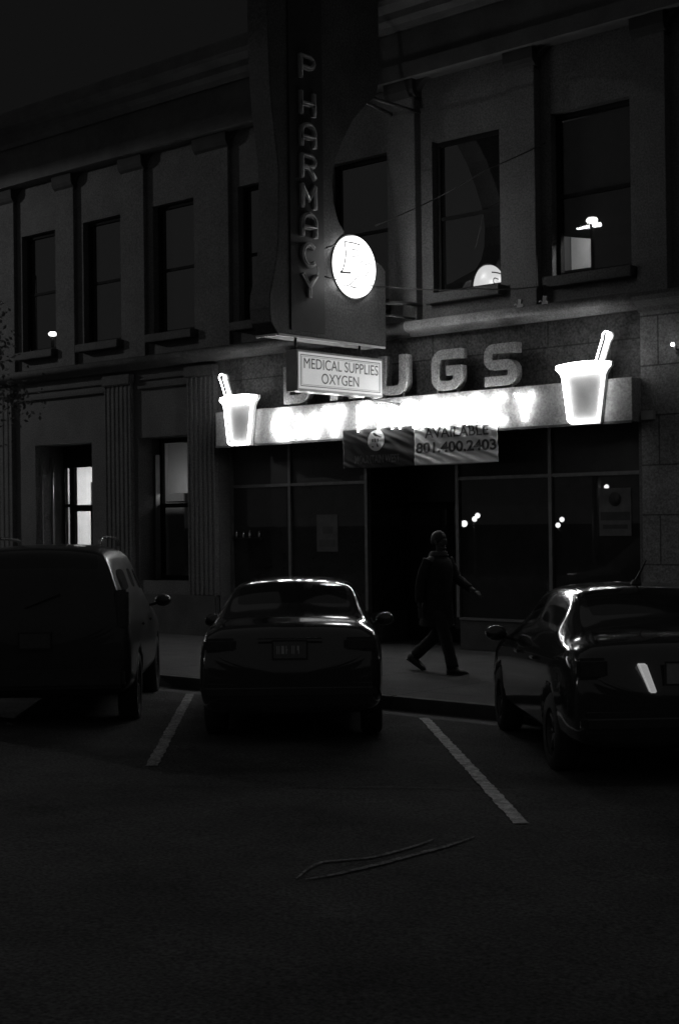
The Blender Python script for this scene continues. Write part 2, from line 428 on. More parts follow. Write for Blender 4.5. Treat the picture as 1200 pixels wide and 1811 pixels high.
# upper windows: frame, pane, sill
def upper_window(a, c, lit=False):
    y = .27
    f = MB().box(a+.001, a+.06, y-.04, y+.05, UZ0+.001, UZ1-.001).box(c-.06, c-.001, y-.04, y+.05, UZ0+.001, UZ1-.001)
    f.box(a+.062, c-.062, y-.04, y+.05, UZ0+.001, UZ0+.07).box(a+.062, c-.062, y-.04, y+.05, UZ1-.07, UZ1-.001)
    f.box(a+.062, c-.062, y-.03, y+.05, 6.66, 6.71)
    fr = part(f, 'window', FRAME)
    pm = CLEAR if lit else DGLASS
    p = MB().box(a+.061, c-.061, y-.004, y+.004, UZ0+.071, 6.659).box(a+.061, c-.061, y-.004, y+.004, 6.711, UZ1-.071)
    p.build('pane', pm, fr)
    s_ = MB().box(a-.05, c+.10, -.10, YU-.002, 5.34, 5.49)
    s_.build('sill', STONE_TRIM, fr, bevel=.012)
    return fr
for i, (a, c) in enumerate(UW):
    upper_window(a, c, lit=(i == 8))

# lit room behind the right-hand upper window
room = MB().box(-11.9,-9.9, 1.9, 2.0, 5.0, 8.4).box(-11.92,-11.85,.5,1.9,5.0,8.4).box(-9.97,-9.9,.5,1.9,5.0,8.4)
room.box(-11.9,-9.9,.5,1.95,4.96,5.0).box(-11.9,-9.9,.5,1.95,8.4,8.44)
part(room, 'room_shell', mat('dim_room_wall', .05, .9, .15, 2.5))
blind = MB()
sqx0, sqx1, sqz0 = -11.475, -11.055, 5.62
# dark board over the glass leaving one square pane clear, top edge hanging a little crooked
blind.prism([(-11.48,6.13),(-11.04,6.035),(-10.28,6.035),(-10.28,7.8),(-11.48,7.8)], 1, .35, .37)
blind.prism([(-11.04,5.51),(-10.28,5.51),(-10.28,6.033),(-11.04,6.033)], 1, .352, .368)
blind.prism([(-11.53,5.51),(-11.482,5.51),(-11.482,7.8),(-11.53,7.8)], 1, .352, .368)
blind.prism([(-11.48,5.51),(-11.042,5.51),(-11.042,5.625),(-11.48,5.625)], 1, .352, .368)
part(blind, 'window_board', mat('window_board', .03, .8, .2, 6))
bk = MB().box(-11.84,-10.0,1.1,1.14,5.01,7.2)
part(bk, 'room_partition', ROOMW)
ll = bpy.data.lights.new('room_lamp', 'POINT'); ll.energy = 30; ll.shadow_soft_size = .08
lo = bpy.data.objects.new('room_lamp', ll); COL.objects.link(lo); lo.location = (-10.75, .62, 6.25); lo.parent = B; bp(lo)

# left ground-floor windows, deep reveals, one room lit
def reveal(a, c, z0, z1, depth, m):
    r_ = MB().box(a-.1, a-.001, .342, depth, z0-.1, z1+.1).box(c+.001, c+.1, .342, depth, z0-.1, z1+.1)
    r_.box(a, c, .342, depth, z1+.001, z1+.1).box(a, c, .342, depth, z0-.1, z0-.001)
    return part(r_, 'window_reveal', m)
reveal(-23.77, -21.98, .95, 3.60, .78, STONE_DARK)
f = MB(); y = .72
f.box(-23.769,-23.72,y-.03,y+.05,.951,3.16).box(-21.99,-22.05,y-.03,y+.05,.951,3.16)
f.box(-23.769,-21.981,y-.03,y+.05,3.16,3.599).box(-23.719,-22.051,y-.03,y+.05,.951,1.02)
f.box(-23.57,-23.42,y-.03,y+.05,1.021,3.159).box(-23.719,-23.571,y-.03,y+.05,2.36,2.42).box(-23.419,-22.051,y-.03,y+.05,2.27,2.40)
f.box(-22.9,-22.86,y-.03,y+.05,1.021,2.269)
wf = part(f, 'window', FRAME)
MB().box(-23.719,-22.051,y-.028,y-.022,1.021,3.158).build('pane', CLEAR, wf)
for xx, yy, rr in ((-23.72, .12, .022), (-23.70, .36, .03)):
    part(MB().tube([(xx, yy, .95), (xx, yy, 3.35)], rr), 'conduit', ALU)
room = MB().box(-25.4,-21.0,4.2,4.3,0,3.8).box(-25.5,-25.4,.8,4.3,0,3.8).box(-21.0,-20.95,.8,4.3,0,3.8).box(-25.4,-21,.8,4.2,3.75,3.8).box(-25.4,-21,.8,4.2,0,.05)
part(room, 'room_wall', ROOMW)
# a low partition screen and shelf seen through the glass
part(MB().box(-24.9,-22.6,2.3,2.36,2.12,2.93), 'room_partition', ROOMD)
part(MB().box(-24.9,-22.6,2.26,2.29,1.52,1.56), 'room_shelf', ROOMD)
ll = bpy.data.lights.new('room_lamp', 'AREA'); ll.energy = 110; ll.shape = 'RECTANGLE'; ll.size = 1.2; ll.size_y = .5
lo = bpy.data.objects.new('room_lamp', ll); COL.objects.link(lo); lo.location = (-23.6, 2.9, 3.7); lo.parent = B; bp(lo)
part(MB().box(-24.2,-23.0,2.65,3.15,3.705,3.748), 'ceiling_light', mat('lit_ceiling_panel', .8, .5, .02, 3, emit=1.2))
part(MB().lathe([(.0,-.07),(.05,-.05),(.065,0),(.05,.05),(0,.07)], (-23.65,2.2,2.13)), 'desk_lamp', LAMPG)

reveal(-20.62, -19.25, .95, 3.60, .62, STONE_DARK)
f = MB(); y = .56
f.box(-20.619,-20.56,y-.03,y+.05,.951,3.599).box(-19.31,-19.251,y-.03,y+.05,.951,3.599).box(-20.559,-19.311,y-.03,y+.05,3.52,3.599)
f.box(-20.559,-19.311,y-.03,y+.05,.951,1.03).box(-20.559,-19.311,y-.03,y+.05,2.30,2.38)
wf = part(f, 'window', FRAME)
MB().box(-20.559,-19.311,y+.0,y+.006,1.031,3.519).build('pane', glass_mat('side_pane', .9, .10), wf)
part(MB().box(-20.618,-20.59,.40,.50,.96,3.3), 'jamb_strip', mat('brushed_strip', .5, .3, .2, 3, metal=.7))
tm_ = bpy.data.materials.new('roller_blind'); tm_.use_nodes = True; nt = tm_.node_tree; nt.nodes.clear()
o_ = nt.nodes.new('ShaderNodeOutputMaterial'); tl = nt.nodes.new('ShaderNodeBsdfTranslucent'); nn_ = nt.nodes.new('ShaderNodeTexNoise'); nn_.inputs['Scale'].default_value = 90
rr_ = nt.nodes.new('ShaderNodeMapRange'); rr_.inputs['To Min'].default_value = .35; rr_.inputs['To Max'].default_value = .55
nt.links.new(nn_.outputs['Fac'], rr_.inputs['Value']); nt.links.new(rr_.outputs['Result'], tl.inputs['Color']); nt.links.new(tl.outputs[0], o_.inputs[0])
part(MB().add([(-20.50,y+.07,2.57),(-19.32,y+.07,2.57),(-19.32,y+.07,3.5),(-20.50,y+.07,3.5)], [(0,1,2,3)]), 'roller_blind', tm_, recalc=False)
ll = bpy.data.lights.new('lobby_lamp', 'POINT'); ll.energy = 5; ll.shadow_soft_size = .15
lo = bpy.data.objects.new('lobby_lamp', ll); COL.objects.link(lo); lo.location = (-20.0, 1.20, 2.70); lo.parent = B; bp(lo)
part(MB().box(-20.6,-19.26,.66,1.38,2.40,2.42), 'light_blocker', mat('unlit_wall', .012, .9, .2, 3))  # board added to keep the lamp's light off the lower window
part(MB().box(-20.8,-19.1,1.4,1.45,.5,4.0), 'room_wall', mat('unlit_wall', .012, .9, .2, 3))  # near-black wall: darkness behind the lower pane put into the colour

# ------------------------------------------------------------------ shopfront
def sf_part(mb, name, m, bevel=0.): return part(mb, name, m, bevel)
SY = .30
mull = [-17.0, -15.28, -13.43, -11.73]
# side returns and soffit
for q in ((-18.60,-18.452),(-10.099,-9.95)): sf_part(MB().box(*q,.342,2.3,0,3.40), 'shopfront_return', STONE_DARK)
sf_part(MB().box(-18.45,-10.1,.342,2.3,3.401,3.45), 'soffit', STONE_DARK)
# bulkheads
for xa, xb in ((-18.449,-15.30), (-13.41,-10.101)):
    sf_part(MB().box(xa, xb, SY-.03, SY+.12, 0.001, .46), 'bulkhead', STONE_DARK, bevel=.008)
    sf_part(MB().box(xa, xb, SY-.05, SY+.12, .461, .50), 'shop_sill', ALU, bevel=.006)
for xm in [-18.42]+mull+[-10.13]:
    sf_part(MB().box(xm-.028, xm+.028, SY-.045, SY+.05, .501, 3.399), 'mullion', ALU)
for xa, xb in ((-18.39,-17.03),(-16.97,-15.31),(-13.40,-11.76),(-11.70,-10.16)):
    sf_part(MB().box(xa, xb, SY-.04, SY+.05, 2.615, 2.665), 'transom_bar', ALU); sf_part(MB().box(xa, xb, SY-.03, SY+.05, 3.35, 3.399), 'head_bar', ALU)
    w_ = sf_part(MB().box(xa, xb, SY+.0, SY+.012, .502, 2.613), 'shop_window', SGLASS)
    sf_part(MB().box(xa, xb, SY+.0, SY+.012, 2.667, 3.348), 'transom_panel', mat('transom_panel', .03, .5, .2, 4))
# recessed entrance
for xm in (-15.30,-13.41):
    sf_part(MB().box(xm-.01,xm+.01,SY+.06,1.3,.5,3.398), 'entrance_side_glass', SGLASS)
    sf_part(MB().box(xm-.012,xm+.012,SY+.06,1.3,.001,.499), 'entrance_bulkhead', STONE_DARK)
sf_part(MB().box(-15.28,-13.43,1.32,1.36,2.3,3.398), 'door_head_panel', mat('transom_panel', .03, .5, .2, 4))
for xa, xb in ((-15.27,-14.36),(-14.35,-13.44)):
    dr = MB().box(xa,xa+.06,1.28,1.33,.01,2.28).box(xb-.06,xb,1.28,1.33,.01,2.28).box(xa+.06,xb-.06,1.28,1.33,.01,.22).box(xa+.06,xb-.06,1.28,1.33,2.2,2.28)
    do = sf_part(dr, 'door', FRAME)
    MB().box(xa+.061,xb-.061,1.30,1.31,.221,2.199).build('pane', SGLASS, do)
    hx = xb-.09 if xa < -15 else xa+.09
    MB().tube([(hx,1.23,.9),(hx,1.23,1.35)], .013).box(hx-.008,hx+.008,1.235,1.28,.94,.96).box(hx-.008,hx+.008,1.235,1.28,1.29,1.31).build('handle', CHROME, do)
# stock on shelves just inside the glass would not read in the dark: posters in the windows instead
def poster(name, x0, x1, z0, z1, label, marks, face=POSTER):
    o = empty(name, ((x0+x1)/2, SY-.006, z0)); tag(o, label, 'poster')
    lx = (x1-x0)/2
    MB().box(-lx, lx, -.003, .002, 0, z1-z0).build('sheet', face, o)
    for (a, c, d_, e_) in marks: MB().box(a, c, -.006, -.0035, d_, e_).build('print', POSTER_DK, o)
    return o
p = poster('window_poster', -10.92, -10.40, 1.75, 2.43, 'pale rectangular poster with dark round print in the right shop window', [(-.24,.24,.22,.34),(-.2,.2,.1,.16)])
MB().lathe([(0,-.007),(.10,-.007),(.10,-.0035)], (.0,0,.52), axis=1).build('print', POSTER_DK, p)
poster('window_poster', -16.40, -15.93, 1.50, 2.12, 'faint square notice in the left shop window beside the entrance', [(-.1,.12,.3,.42),(-.18,.18,.08,.2)], mat('dim_notice', .07, .6, .3, 6))

def jar(x_, z_, h_, label):
    o_ = empty('glass_jar', (x_, SY-.03, z_)); tag(o_, label, 'jar', 'glass jars on the hanging display rail')
    MB().lathe([(0,0),(.022,.0),(.024,.01),(.024,h_*.7),(.012,h_*.82),(.012,h_)], seg=12).build('jar_body', CHROME, o_)
    MB().lathe([(0,h_+.012),(.015,h_+.010),(.015,h_-.004),(0,h_-.004)], seg=10).build('lid', TRIM, o_)
rl = empty('display_rail', (-18.03, SY-.03, 1.735)); tag(rl, 'thin display rail across the leftmost shop window', 'rail')
MB().box(-.36,.36,-.03,.02,-.012,0).build('rail', TRIM, rl)
for sx in (-.33,.33): MB().box(sx-.008,sx+.008,-.01,.02,-.05,-.013).build('bracket', TRIM, rl)
for x_, h_, l_ in ((-18.30,.12,'leftmost small glass jar on the rail in the left shop window'),(-18.13,.10,'shortest glass jar on the rail, second from the left'),(-17.97,.13,'tallest glass jar on the rail, third from the left'),(-17.74,.11,'glass jar standing apart at the right end of the rail')):
    jar(x_, 1.736, h_, l_)

# ------------------------------------------------------------------ neon marquee with letters and mortars
MQ = empty('marquee_sign', (-14.1, -.3, 3.62))
tag(MQ, 'long glowing neon pharmacy band with a lit mortar at each end and grey letters', 'sign')
MI = Matrix.Translation((14.1, .3, -3.62))
def mp(o): o.matrix_parent_inverse = MI; return o
bd = MB().box(-18.21, -10.02, -.30, -.013, 3.32, 3.92)
band = mp(bd.build('band', BANDM, MQ, bevel=.006))
mp(MB().box(-18.213,-10.017,-.311,-.301,3.30,3.335).build('lower_trim', STEEL, MQ))
mp(MB().box(-9.98,-9.80,-.14,-.061,3.34,3.46).build('junction_box', mat('junction_box', .4, .5, .1, 5), MQ))
# stroke letters: polylines in a unit box
def arcpts(cx, cy, rx, ry, a0, a1, n_=10): return [(cx+rx*cos(radians(a0+(a1-a0)*i/n_)), cy+ry*sin(radians(a0+(a1-a0)*i/n_))) for i in range(n_+1)]
GL = {
 'P': [[(0,0),(0,1),(.55,1)]+arcpts(.62,.74,.36,.26,90,-90,8)+[(0,.48)]],
 'H': [[(0,0),(0,1)],[(1,0),(1,1)],[(0,.5),(1,.5)]],
 'A': [[(0,0),(0,.62)]+arcpts(.5,.62,.5,.38,180,0,10)+[(1,0)],[(0,.4),(1,.4)]],
 'R': [[(0,0),(0,1),(.55,1)]+arcpts(.62,.74,.36,.26,90,-90,8)+[(0,.48)],[(.5,.48),(1,0)]],
 'M': [[(0,0),(0,1),(.5,.35),(1,1),(1,0)]],
 'C': [arcpts(.5,.5,.5,.5,50,310,16)],
 'Y': [[(0,1),(.5,.45),(1,1)],[(.5,.45),(.5,0)]],
 'i': [[(.5,0),(.5,.6)],[(.5,.8),(.5,.86)]],
 't': [[(.5,.9),(.5,.15),(.75,0)],[(.2,.62),(.85,.62)]],
}
def stroke_letter(ch, cx, z0, w, h, y, r, name, m, parent, horizontal=True):
    mb = MB()
    for pl in GL[ch]:
        pts3 = [(cx+(p[0]-.5)*w, y, z0+p[1]*h) for p in pl]
        mb.tube(pts3, r, 6)
    return mp(mb.build(name, m, parent, recalc=False))
NY = -.36
for ch, cx, w, h in (('C',-16.56,.40,.42),('i',-16.20,.12,.40),('t',-15.90,.26,.38),('Y',-15.45,.36,.42)):
    stroke_letter(ch, cx, 3.40, w, h, NY, .026, 'neon_letter', NEON_L, MQ)
for i, ch in enumerate('PHARMACY'):
    stroke_letter(ch, -14.76+i*.427, 3.42, .27, .40, NY, .012, 'neon_letter', NEON_L, MQ)
# block letters D R U G S standing on the band
def seg_prism(poly, y0, y1): return MB().prism(poly, 1, y0, y1)
def block_letter(ch, x0, z0, w, h, t, parent):
    c = .095 if ch == 'S' else .13  # corner chamfer
    def thick(path, closed=False):
        P = [Vector(p) for p in path]; n_ = len(P); L_, R_ = [], []
        for i in range(n_):
            a = P[i]-P[i-1] if (i > 0 or closed) else P[1]-P[0]
            b_ = P[(i+1) % n_]-P[i] if (i < n_-1 or closed) else P[-1]-P[-2]
            a.normalize(); b_.normalize(); tt = (a+b_).normalized(); nn = Vector((-tt.y, tt.x)); k = t/2/max(.5, nn.dot(Vector((-a.y, a.x))))
            L_.append(P[i]+nn*k); R_.append(P[i]-nn*k)
        return L_, R_
    hw = t/2; X0, X1, Z0, Z1 = hw, w-hw, hw, h-hw
    def rc(cx, cz, a0, a1): return arcpts(cx, cz, c, c, a0, a1, 4)
    paths = {
     'D': ([(X0,Z0)]+rc(X1-c,Z0+c,-90,0)+rc(X1-c,Z1-c,0,90)+[(X0,Z1)], True),
     'R': ([(X0,0),(X0,Z1)]+rc(X1-c,Z1-c,90,0)+rc(X1-c,h*.44+c,0,-90)+[(X0+hw,h*.44)], False),
     'U': ([(X0,h)]+rc(X0+c,Z0+c,180,270)+rc(X1-c,Z0+c,270,360)+[(X1,h)], False),
     'G': ([(w,Z1)]+rc(X0+c,Z1-c,90,180)+rc(X0+c,Z0+c,180,270)+rc(X1-c,Z0+c,270,360)+[(X1,h*.48),(w*.5,h*.48)], False),
     'S': ([(w,Z1)]+rc(X0+c*.9,Z1-c,90,180)+rc(X0+c*.9,h*.5+c,180,270)+rc(X1-c,h*.5-c,90,0)+rc(X1-c,Z0+c,0,-90)+[(0,Z0)], False)}
    path, closed = paths[ch]
    L_, R_ = thick(path, closed); n_ = len(path); mb = MB(); y0, y1 = -.29, -.14
    vs = []
    for i in range(n_):
        for y_ in (y0, y1):
            vs.append((x0+L_[i].x, y_, z0+L_[i].y)); vs.append((x0+R_[i].x, y_, z0+R_[i].y))
    fs = []
    m_ = n_ if closed else n_-1
    for i in range(m_):
        a = 4*i; b_ = 4*((i+1) % n_)
        fs += [(a,a+1,b_+1,b_),(a+2,b_+2,b_+3,a+3),(a,b_,b_+2,a+2),(a+1,a+3,b_+3,b_+1)]
    if not closed: fs += [(0,2,3,1),(4*(n_-1),4*(n_-1)+1,4*(n_-1)+3,4*(n_-1)+2)]
    mb.add(vs, fs)
    if ch == 'R': mb.prism([(x0+w*.42,z0+h*.40),(x0+w*.68,z0+h*.40),(x0+w,z0),(x0+w*.72,z0)], 1, y0+.001, y1-.001)
    for xx in (x0+.08, x0+w-.1): mb.box(xx, xx+.03, y0+.03, y0+.06, z0-.045, z0+.02)
    return mp(mb.build('block_letter', DRUGM, parent))
for ch, x0 in (('D',-16.58),('R',-15.54),('U',-14.52),('G',-13.47),('S',-12.48)):
    block_letter(ch, x0, 3.955, .56, .62, .145, MQ)
# mortars with pestles
def mortar(cx, sgn):
    z0 = 3.31
    body = [(-.24,0),(.24,0),(.335,.66),(.37,.73),(.43,.79),(.43,.845),(.2,.865),(-.2,.865),(-.43,.845),(-.43,.79),(-.37,.73),(-.335,.66)]
    m_ = MB().prism([(cx+x_, z0+z_) for x_, z_ in body], 1, -.37, -.312)
    mo = mp(m_.build('mortar', CABM, MQ))
    a = Vector((sgn*.235, .80)); b_ = Vector((sgn*.385, 1.19)); t = (b_-a).normalized(); nn = Vector((-t.y, t.x))
    pw_ = .048
    poly = [a-nn*pw_*.8, b_-nn*pw_-t*.05]+[b_+Vector((cos(k), sin(k)))*.066 for k in [atan2(t.y,t.x)-1.9+3.8*i/8 for i in range(9)]]+[b_+nn*pw_-t*.05, a+nn*pw_*.8]
    mp(MB().prism([(cx+p.x, z0+p.y) for p in poly], 1, -.35, -.315).build('pestle', CABM, MQ))
    ny = -.428
    out = [(-.20,.03),(.20,.03),(.24,.06),(.325,.66),(.355,.73),(.425,.79),(.42,.83),(.2,.855),(0,.86),(-.2,.855),(-.42,.83),(-.425,.79),(-.355,.73),(-.325,.66),(-.24,.06)]
    tb = MB().tube([(cx+x_, ny, z0+z_) for x_, z_ in out], .013, 6, closed=True)
    tb.tube([(cx+x_, ny, z0+z_) for x_, z_ in [(-.40,.79),(-.25,.755),(0,.74),(.25,.755),(.40,.79)]], .012, 6)
    lp = [a-nn*.038, b_-nn*.045-t*.05]+[b_+Vector((cos(k), sin(k)))*.058 for k in [atan2(t.y,t.x)-1.9+3.8*i/8 for i in range(9)]]+[b_+nn*.045-t*.05, a+nn*.038]
    tb.tube([(cx+p.x, ny, z0+p.y) for p in lp], .011, 6)
    mp(tb.build('neon_outline', NEON, MQ, recalc=False))
mortar(-10.72, 1); mortar(-17.53, -1)
st = MB()
for xx in (-15.6,-14.6): pass

# ------------------------------------------------------------------ vertical blade sign
BL = empty('blade_sign', (-14.2, -1.9, 4.65))
tag(BL, 'tall projecting blade sign with PHARMACY letters and a glowing oval Rx symbol', 'sign')
BI = Matrix.Translation((14.2, 1.9, -4.65))
def bb(o): o.matrix_parent_inverse = BI; return o
outer = [(-3.09,4.65),(-3.22,4.80),(-3.24,5.00),(-3.23,5.18),(-3.14,5.49),(-3.08,5.75),(-3.05,5.99),(-3.03,6.89),(-3.04,7.06),(-3.08,7.32),(-3.15,7.79),(-3.19,8.18),(-3.22,9.2),(-3.22,11.0),(-3.0,11.3)]
inner = [(-.72,4.66),(-.71,5.45),(-.71,5.80),(-.80,5.88),(-.96,5.94),(-1.25,6.07),(-1.50,6.18),(-1.61,6.23),(-1.78,6.42),(-1.87,6.65),(-1.90,6.98),(-1.82,7.32),(-1.67,7.6),(-1.41,7.99),(-1.14,8.25),(-.88,8.45),(-.80,8.7),(-.80,11.0),(-1.0,11.3)]
poly = [outer[0]]+inner+list(reversed(outer[1:]))
bb(MB().prism(poly, 0, -14.40, -14.0).build('cabinet', BLADE, BL, bevel=.008))
bb(MB().box(-14.0,-13.975,-2.83,-2.12,4.72,10.9).build('letter_panel', BLADE_DK, BL, bevel=.004))
# lower trim strip catching the neon light
bb(MB().box(-14.01,-13.985,-3.08,-.75,4.618,4.648).box(-14.42,-14.012,-3.10,-3.07,4.618,4.648).build('bottom_trim', mat('galvanised_trim', .6, .4, .2, 6, metal=.2), BL))
bb(MB().box(-14.40,-14.012,-3.06,-.75,4.638,4.6485).build('bottom_panel', BLADE_DK, BL))
for zc, ch in zip((8.50,7.98,7.53,7.08,6.65,6.24,5.81,5.37), 'PHARMACY'):
    yc = -2.47; w, h = .27, .30
    mb = MB(); tb = MB()
    for pl in GL[ch]:
        pp = [(yc+(p[0]-.5)*w, zc-h/2+p[1]*h) for p in pl]
        for j in range(len(pp)-1):
            a = Vector(pp[j]); b_ = Vector(pp[j+1]); t = (b_-a)
            if t.length < 1e-6: continue
            t.normalize(); nn = Vector((-t.y, t.x))*.031; e = t*.02
            q = [a-e-nn, b_+e-nn, b_+e+nn, a-e+nn]
            k = .0006*j
            mb.prism([(v.x, v.y) for v in q], 0, -13.974, -13.93+k)
        tb.tube([(-13.915, p[0], p[1]) for p in pp], .009, 6)
    lo_ = bb(mb.build('letter', LETM, BL))
    t_ = tb.build('unlit_tube', NEON_OFF, lo_, recalc=False)
    t_.matrix_parent_inverse = Matrix.Identity(4)
# transformer lead between C and Y
bb(MB().tube([(-13.93,-2.33,5.66),(-13.92,-2.32,5.58),(-13.93,-2.33,5.50)], .008, 6).build('neon_lead', mat('white_lead', .6, .4, .1, 5), BL))
# Rx lens
yc, zc = -1.462, 5.775
prof = [(.462,0),(.475,.012),(.485,.012),(.49,0)]
bb(MB().lathe(prof, (-14.0, yc, zc), axis=0, seg=64).build('lens_rim', TRIM, BL))
prof = [(.458,.0),(.452,.055),(.44,.068),(.36,.082),(.24,.088),(.12,.091),(.0,.092)]
lens = bb(MB().lathe(prof, (-14.0, yc, zc), axis=0, seg=64).build('rx_lens', mat('lit_rx_lens', .06, .5, .05, 3, emit=2.7), BL))
S = [[(-.267,.332),(-.268,.278),(-.258,.155),(-.292,.0),(-.331,-.088),(-.376,-.13)],[(-.267,.332),(-.173,.333),(-.071,.334),(.057,.326)],
     [(-.376,-.13),(-.269,-.126),(-.162,-.117)],[(-.124,.231),(-.022,.236),(.016,.207),(.002,.155),(-.126,.132)],
     [(.128,-.006),(.18,.043),(.259,.069),(.324,.069)],[(.009,-.138),(-.107,-.245),(-.21,-.306),(-.31,-.322)],
     [(-.159,-.313),(-.096,-.323),(-.019,-.31)],[(.051,.052),(.104,.092)],[(.02,-.272),(.059,-.238)],[(.27,-.031),(.204,-.09),(.177,-.135)]]
W_ = [.014,.014,.022,.012,.012,.012,.013,.011,.011,.010]
rx = MB()
def lens_h(y_, z_):
    r = sqrt(y_*y_+z_*z_); pr = [(0,.092),(.12,.091),(.24,.088),(.36,.082),(.44,.068),(.466,.055)]
    for (r0,h0),(r1,h1) in zip(pr, pr[1:]):
        if r <= r1: return h0+(h1-h0)*(r-r0)/(r1-r0)
    return .07
for st_, w_ in zip(S, [q*.8 for q in W_]):
    p3 = smooth_path(st_, 5) if len(st_) > 3 else lerp_path(st_[0], st_[1], 5)+(lerp_path(st_[1], st_[-1], 5) if len(st_) > 2 else [])
    rx.tube([(-14.0+lens_h(a, c)+.002, yc+a, zc+c) for a, c in p3], w_, 5)
bb(rx.build('rx_symbol', mat('rx_outline', .02, .8, .1, 5, spec=.1), BL, recalc=False))
for k in range(8):
    rr_ = .36 if k % 2 else .18
    pl_ = bpy.data.lights.new('rx_fill_light', 'POINT'); pl_.energy = 3.0; pl_.shadow_soft_size = 0  # unseen points added before the lens to brighten wall and ledge
    po_ = bpy.data.objects.new('rx_fill_light', pl_); COL.objects.link(po_); po_.location = (-13.85, yc+rr_*cos(k*pi/4), zc+rr_*sin(k*pi/4)); po_.parent = BL; bb(po_)
# brackets to the wall
bb(MB().tube([(-14.1,-.72,5.34),(-13.95,-.2,5.36),(-13.95,.09,5.36)], .03).tube([(-14.1,-.72,5.16),(-13.95,.09,5.14)], .02).build('wall_bracket', STEEL, BL))
bb(MB().tube([(-14.1,-.85,8.44),(-13.9,.05,8.36)], .03).tube([(-14.3,-.85,8.44),(-14.4,.05,8.40)], .03).build('wall_bracket', STEEL, BL))
for yy in (-2.6, -1.2): bb(MB().tube([(-14.12,yy,4.64),(-14.12,yy,4.45)], .02).build('hanger', STEEL, BL))

# ------------------------------------------------------------------ medical supplies box sign
MS = empty('box_sign', (-14.11, -1.75, 4.165))
tag(MS, 'white box sign reading MEDICAL SUPPLIES OXYGEN hung under the tall blade sign', 'sign')
SI = Matrix.Translation((14.11, 1.75, -4.165))
def ss(o): o.matrix_parent_inverse = SI; return o
ss(MB().box(-14.225,-14.004,-2.70,-.80,3.87,4.46).build('case', mat('box_sign_case', .35, .4, .2, 5, metal=.3), MS, bevel=.01))
ss(MB().box(-14.004,-13.998,-2.665,-.835,3.905,4.425).build('face', BOXFACE, MS))
bo = MB(); X = -13.996
for (a, c, d_, e_) in ((-2.63,-.87,3.938,3.948),(-2.63,-.87,4.382,4.392),(-2.63,-2.62,3.949,4.381),(-.88,-.87,3.949,4.381)): bo.box(X-.001, X+.001, a, c, d_, e_)
for (a, c, d_, e_) in ((-2.60,-.90,3.962,3.966),(-2.60,-.90,4.364,4.368),(-2.60,-2.596,3.967,4.363),(-.904,-.90,3.967,4.363)): bo.box(X-.001, X+.001, a, c, d_, e_)
ss(bo.build('border', INK, MS))
for s_, yc_, zc_, wd in (('MEDICAL SUPPLIES', -1.745, 4.262, 1.64), ('OXYGEN', -1.775, 4.062, .82)):
    me = text_mesh(s_, .225, 1., 0, .0); w0 = max(v.co.x for v in me.vertices)-min(v.co.x for v in me.vertices); k = wd/w0
    h0 = max(v.co.y for v in me.vertices)-min(v.co.y for v in me.vertices); kz = .150/h0
    ss(place_mesh(me, 'lettering', INK, MS, lambda x_, y_, z_, yc_=yc_, zc_=zc_, k=k, kz=kz: (-13.9945, yc_+x_*k, zc_+y_*kz)))
ss(MB().tube([(-14.1,-1.1,3.87),(-14.1,-.9,3.84),(-14.1,-.28,3.80)], .02).build('support_arm', STEEL, MS))

# ------------------------------------------------------------------ banners
def banner(name, x0, x1, z0, z1, y, m, label, folds, seed):
    rnd = random.Random(seed)
    nx, nz = 90, 44
    ph = [rnd.uniform(0, 6.28) for _ in range(6)]
    def disp(x_, z_):
        u = (x_-x0)/(x1-x0); v = (z_-z0)/(z1-z0)
        d = .012*sin(9*(u*1.0+v*1.1)*folds+ph[0])*(.4+u)*v+.009*sin(23*(u*.8+v*.9)+ph[1]+2*sin(5*u))*(.2+u)
        d += .006*sin(41*(u*.9+v*.7)+ph[2]+1.5*sin(9*v+ph[3]))+.010*sin(6*v+3*u+ph[4])
        return d*.65
    o = empty(name, ((x0+x1)/2, y, z0)); tag(o, label, 'banner')
    cx = (x0+x1)/2; mb = MB()
    vs = [(x0+(x1-x0)*i/nx-cx, disp(x0+(x1-x0)*i/nx, z0+(z1-z0)*j/nz), (z1-z0)*j/nz-.012*sin(i/nx*pi)*(j == 0)) for j in range(nz+1) for i in range(nx+1)]
    fs = [(j*(nx+1)+i, j*(nx+1)+i+1, (j+1)*(nx+1)+i+1, (j+1)*(nx+1)+i) for j in range(nz) for i in range(nx)]
    mb.add(vs, fs, True)
    sh = mb.build('sheet', m, o, recalc=False)
    so_ = sh.modifiers.new('s', 'SOLIDIFY'); so_.thickness = .003; so_.offset = 1
    return o, disp, cx
def banner_text(o, disp, cx, y0, z0, s_, xc, zc, wd, hh, m, wt=.0, size=.2):
    me = text_mesh(s_, size, 1., 0, wt); xs = [v.co.x for v in me.vertices]; ysv = [v.co.y for v in me.vertices]
    k = wd/(max(xs)-min(xs)); kz = hh/(max(ysv)-min(ysv)); mx = (max(xs)+min(xs))/2; my = (max(ysv)+min(ysv))/2
    def fn(a, b_, c_):
        X_ = xc+(a-mx)*k; Z_ = zc+(b_-my)*kz
        return (X_-cx, disp(X_, Z_)-.007, Z_-z0)
    return place_mesh(me, 'lettering', m, o, fn, sub=.03)
o, dsp, cx = banner('white_banner', -13.775, -12.225, 2.845, 3.42, -.335, BANW, 'wrinkled white banner with AVAILABLE and a phone number under the neon band', 1.4, 3)
banner_text(o, dsp, cx, 0, 2.845, 'AVAILABLE', -12.98, 3.325, 1.20, .155, INK, .003)
banner_text(o, dsp, cx, 0, 2.845, '801.400.2403', -13.0, 3.105, 1.50, .165, INK, .006)
gr = MB()
for xx in (-13.74,-13.2,-12.6,-12.26): gr.tube([(xx-cx,-.004,.56),(xx-cx,.02,.60)], .006, 5)
gr.build('tie', WIRE, o)
